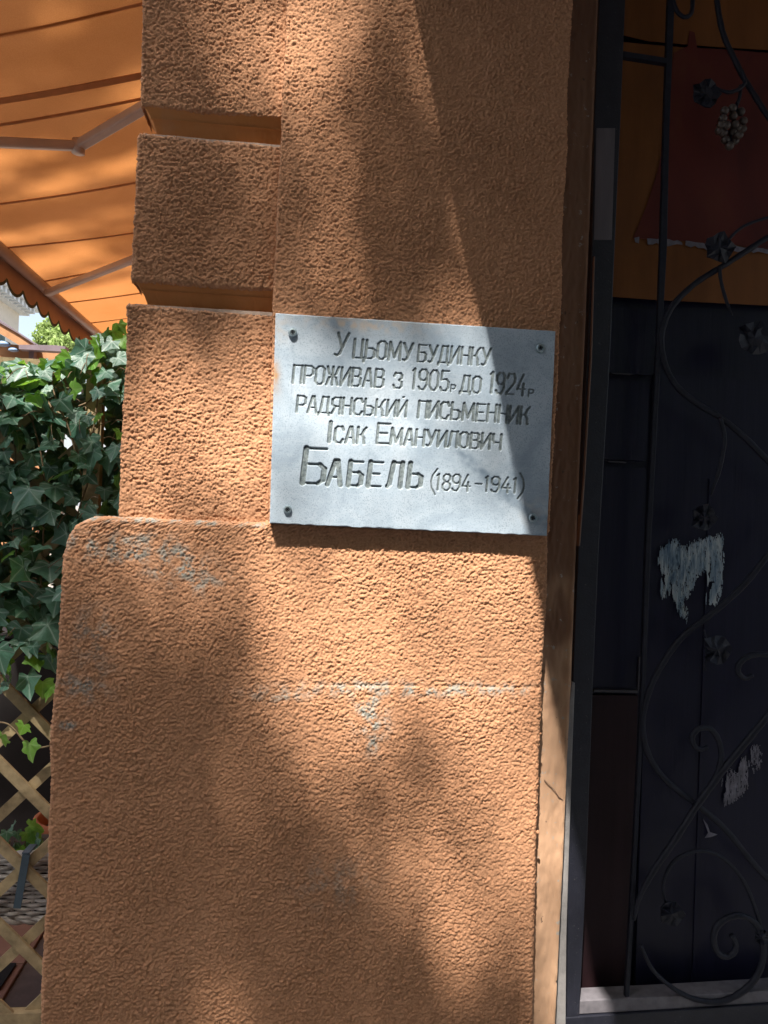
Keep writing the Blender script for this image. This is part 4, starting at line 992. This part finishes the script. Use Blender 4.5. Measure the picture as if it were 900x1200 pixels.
tag(bpy.data.objects['overhead_wire'], 'thin pale overhead wire crossing in front of the far house', 'wire')

def tree(name, label, base, H, crowns, mat, nleaf, lsize, group=None, seed=0, cat='tree'):
    rr = np.random.default_rng(seed); r2 = random.Random(seed)
    root = empty(name, base, label, cat, group)
    b = MB(); bx_, by_, bz_ = base; cz = min(c_[2] for c_ in crowns)
    b.tube(spline([(bx_, by_, bz_), (bx_+.05*H/10, by_, bz_+H*.2), (bx_-.05*H/10, by_+.1, bz_+H*.45), (bx_, by_, bz_+H*.7)], 5), [H*.022*(1-.6*i/15) for i in range(16)], 10)
    for c_ in crowns:
        s_ = np.array([bx_, by_, bz_+H*r2.uniform(.3, .5)]); e_ = np.array(c_[:3]); m_ = (s_+e_)/2+np.array([0, 0, -.05*H])
        P_ = spline([s_, m_, e_], 5); b.tube(P_, [H*.009*(1-.8*i/len(P_)) for i in range(len(P_))], 6)
    b.build('trunk', M_BARK, root, True)
    vs = []; fs = []
    tot = sum(c_[3]**3 for c_ in crowns)
    for c_ in crowns:
        k_ = int(nleaf*c_[3]**3/tot)
        nc = max(6, int(k_/60)); cc = rr.normal(size=(nc, 3)); cc /= np.linalg.norm(cc, axis=1)[:, None]; cc *= (rr.random(nc)**.45)[:, None]*c_[3]
        for i in range(k_):
            p_ = np.array(c_[:3])+cc[i % nc]*np.array([1, 1, .8])+rr.normal(size=3)*c_[3]*.13
            a_ = rr.normal(size=3); a_ /= np.linalg.norm(a_); q_ = np.cross(a_, rr.normal(size=3)); q_ /= np.linalg.norm(q_); s_ = lsize*rr.uniform(.6, 1.3)
            n0 = len(vs); vs += [tuple(p_-a_*s_), tuple(p_+q_*s_*.5), tuple(p_+a_*s_), tuple(p_-q_*s_*.5)]; fs.append((n0, n0+1, n0+2, n0+3))
    me = bpy.data.meshes.new('crown'); me.from_pydata(vs, [], fs); me.materials.append(mat)
    link(bpy.data.objects.new('crown', me), root); return root
def far(px, py, Y): return tuple(at(px, py, Y))
fb = at(70, 560, 34); tree('far_tree', 'pale green sunlit tree in the street behind the kiosk roof', (fb[0], 34, 0), 10,
     [(*far(68, 390, 34), 1.0), (*far(56, 400, 34), .9), (*far(80, 402, 34), 1.0), (*far(90, 415, 33), 1.1), (*far(70, 410, 34), 1.2), (*far(48, 412, 34), .7)], M_FARLEAF, 5200, .12, seed=3)
fb = at(105, 560, 44); tree('far_tree', 'second far tree, yellow green crown rising beside the awning valance', (fb[0], 44, 0), 10,
     [(*far(92, 402, 44), 1.0), (*far(104, 412, 44), 1.4), (*far(118, 418, 44), 1.3), (*far(96, 425, 44), 1.6), (*far(86, 430, 44), 1.5)], M_FARLEAF2, 5200, .13, seed=4)

# houses added across the street, behind the camera, to block sky light
def opp(x0, x1, h, label, mat):
    o_ = empty('added_street_house', ((x0+x1)/2, -15.5, 0), label, 'house')
    MB().box((x0, -25, 0), (x1, -15.5, h)).build('wall', mat, o_)
    MB().box((x0-.2, -25, h), (x1+.2, -15.1, h+.4)).build('cornice', M_CORN, o_)
    n_ = int((x1-x0)/3)
    for f_ in range(int(h/3.6)):
        for i_ in range(n_):
            xw = x0+(x1-x0)*(i_+.5)/n_; zw = 1.2+f_*3.6
            if zw+2.2 > h: continue
            wf = MB().box((xw-.75, -15.52, zw-.1), (xw+.75, -15.42, zw+2.1)).build('window', M_CORN, o_)
            MB().box((xw-.6, -15.4195, zw+.05), (xw+.6, -15.40, zw+1.95)).build('pane', M_GLASS, wf)
opp(-30, -9.5, 14, 'ochre four storey house added across the street to block sky light, left of the tree', M_BALC)
opp(-9.2, 6, 16, 'tall grey house added across the street to block sky light behind the camera', M_BALC)
opp(6.3, 28, 13, 'ochre house across the street to the right, added to block sky light', M_BALC)

# ------------------------------------------------------------------ the street trees that dapple the wall
def G2(x, z, px, py, rx, ry, ang=0):
    c = at(px, py, 0); dx = (x-c[0])/.00183; dz = -(z-c[2])/.00183; a_ = R(ang)
    u_ = dx*math.cos(a_)+dz*math.sin(a_); v_ = -dx*math.sin(a_)+dz*math.cos(a_)
    return math.exp(-(abs(u_)/rx)**2.3-(abs(v_)/ry)**2.3)
LIT = [  # px, py, rx, ry, angle, value : patches of sun
 (322, 25, 72, 105, 12, 1.1), (295, 250, 34, 90, 0, .22), (430, 40, 95, 110, 8, .17), (505, 110, 30, 150, -10, .16), (400, 200, 60, 90, 0, .13),
 (365, 335, 62, 50, 20, .40), (545, 320, 28, 85, -8, .40), (330, 400, 60, 40, 0, .42), (480, 415, 130, 34, 0, .26), (590, 430, 60, 60, 0, .35),
 (250, 500, 115, 85, 5, 1.1), (175, 545, 70, 70, 0, .7), (400, 540, 150, 100, 0, 1.1), (520, 520, 130, 70, 0, .9), (330, 470, 70, 60, 0, .7),
 (480, 690, 240, 115, 5, 1.1), (300, 680, 95, 75, 25, .8), (150, 622, 100, 34, 10, .6), (420, 820, 140, 130, 45, .95), (570, 850, 120, 100, 0, .85), (625, 950, 42, 160, 0, 1.1),
 (540, 1000, 120, 150, 0, .72), (130, 670, 110, 80, 20, .26), (545, 1010, 45, 100, -20, .30), (640, 1130, 50, 110, 0, .75), (420, 950, 44, 100, -30, .35), (460, 1130, 90, 70, 0, .22), (265, 1200, 55, 34, 0, .26), (700, 1120, 60, 130, 0, .9),
 (-90, 110, 130, 62, 4, 1.0), (25, 100, 70, 50, 0, .9), (-150, 560, 70, 50, 0, .6), (-115, 590, 50, 40, 0, .5)]
DARK = [(325, 1090, 46, 120, 0, .4), (240, 830, 40, 60, -30, .3), (455, 905, 38, 34, 0, .40), (560, 575, 100, 9, 38, .45), (595, 1165, 30, 60, 10, .4), (430, 1080, 36, 70, 10, .30), (455, 745, 50, 30, 0, .14), (430, 330, 40, 60, 0, .2), (520, 930, 26, 40, 30, .22)]
def lit(x, z):
    if z < 2.72 and z > .2 and -1.9 < x < 1.1:
        v_ = max([q[5]*G2(x, z, *q[:5]) for q in LIT]+[0])
        for q in DARK: v_ -= q[5]*G2(x, z, *q[:5])
        return min(1.0, max(.006, v_))
    k_ = bandnoise_lo[int((x+6)*40) % 512, int((z+2)*40) % 512]
    k2_ = bandnoise_lo[int((x+6)*95) % 512, int((z+3)*95) % 512]
    return min(1, max(.03, (.13 if z < 5.6 else .13+.20*(z-5.6))+.46*k_+.24*k2_))
bl = np.random.default_rng(77).standard_normal((512, 512)); Fq = np.fft.fft2(bl); fr_ = np.hypot(np.fft.fftfreq(512, .025)[None, :], np.fft.fftfreq(512, .025)[:, None])
bl = np.real(np.fft.ifft2(Fq*np.exp(-((fr_-1.0)/1.0)**2))); bandnoise_lo = bl/bl.std()
st_root = empty('unseen_street_tree', (-3.3, -6.4, 0), 'leafy street tree behind the camera that dapples the wall with shade', 'tree')
b = MB()
b.tube(spline([(-3.3, -6.4, 0), (-3.2, -6.3, 2.5), (-3.3, -6.2, 5), (-3.2, -6.4, 7.4), (-3.4, -6.6, 9.8)], 5), [.22-.009*i for i in range(21)], 12)
for e_ in ((-5.8, -5.6, 10.2), (-6.0, -7.0, 8.2), (-3.0, -9.0, 11.0), (-5.2, -8.8, 9.8), (-1.2, -9.6, 8.8)):
    P_ = spline([(-3.25, -6.1, 4.6+random.uniform(0, 2)), ((-3.25+e_[0])/2, (-6+e_[1])/2, (6+e_[2])/2-.3), e_], 6); b.tube(P_, [.09*(1-.8*i/len(P_)) for i in range(len(P_))], 7)
b.build('trunk', M_BARK, st_root, True)
LA = .052; vs = []; fs = []; rr = np.random.default_rng(21)
sun_n = SUN/np.linalg.norm(SUN)
cell = .05; area = cell*cell*abs(sun_n[1])             # sun-projected area of one wall cell
leafA = .43*LA*LA                            # mean projected area of a leaf
def add_leaf(p_, s_):
    a_ = rr.normal(size=3); a_ /= np.linalg.norm(a_); q_ = np.cross(a_, rr.normal(size=3)); q_ /= np.linalg.norm(q_)
    n0 = len(vs); vs.extend([tuple(p_-a_*s_), tuple(p_+q_*s_*.55), tuple(p_+a_*s_), tuple(p_-q_*s_*.55)]); fs.append((n0, n0+1, n0+2, n0+3))
x = -3.9
while x < 1.2:
    z = -.3
    while z < 7.9:
        T_ = lit(x, z); tau = min(5.2, -math.log(T_)) if T_ < .93 else 0.0
        for i in range(int(tau*area/leafA+rr.random())):
            k_ = rr.uniform(4.9, 6.3) if z < 5 else rr.uniform(3.9, 5.0)
            add_leaf(np.array([x+rr.uniform(0, cell), 0, z+rr.uniform(0, cell)])+SUN*k_, LA*rr.uniform(.6, 1.15))
        z += cell
    x += cell
for i in range(26000):                                 # the rest of the crown, whose shade falls elsewhere
    p_ = np.array([rr.uniform(-9, 4), rr.uniform(-11.5, -4.4), 4.6+8.4*rr.random()])
    if p_[2] < 5.4+1.2*math.sin(p_[0]*1.3)+1.0*math.cos(p_[1]*1.1+p_[0]): continue
    k_ = -p_[1]; wx, wz = p_[0]+.425*k_, p_[2]-1.7*k_
    if wx > -3.5 and -.5 < wz < 5.6: continue
    if ((p_[0]+3)/6.6)**2+((p_[1]+7.6)/4.2)**2+((p_[2]-8.5)/4.8)**2 > 1.25: continue
    add_leaf(p_, .12)
me = bpy.data.meshes.new('crown'); me.from_pydata(vs, [], fs); me.materials.append(M_TREELEAF); link(bpy.data.objects.new('crown', me), st_root)
LV = len(fs)
rt = empty('unseen_street_tree', (5.2, -6.8, 0), 'second street tree added behind the camera to cut sky light at the doorway', 'tree')  # unseen tree, added to keep sky light off the doorway
b = MB(); b.tube(spline([(5.2, -6.8, 0), (5.1, -6.8, 2.5), (5.2, -6.7, 5), (5.0, -6.6, 8)], 5), [.2-.01*i for i in range(16)], 12)
for e_ in ((3.0, -5.4, 6.5), (6.8, -5.2, 7.0), (3.4, -8.4, 7.2), (6.9, -8.4, 6.6)):
    P_ = spline([(5.15, -6.75, 3.4), ((5.15+e_[0])/2, (-6.7+e_[1])/2, e_[2]-1.6), e_], 6); b.tube(P_, [.08*(1-.8*i/len(P_)) for i in range(len(P_))], 7)
b.build('trunk', M_BARK, rt, True)
vs = []; fs = []
for i in range(5000):
    d_ = rr.normal(size=3); d_ /= np.linalg.norm(d_); p_ = np.array([4.6, -6.3, 6.4])+d_*np.array([4.2, 3.4, 3.6])*rr.random()**.36
    k_ = -p_[1]; wx, wz = p_[0]+.425*k_, p_[2]-1.7*k_
    if wx < 1.15 and wz > -.4: continue
    add_leaf(p_, .13)
me = bpy.data.meshes.new('crown'); me.from_pydata(vs, [], fs); me.materials.append(M_TREELEAF); link(bpy.data.objects.new('crown', me), rt)
print('tree leaves', len(fs))
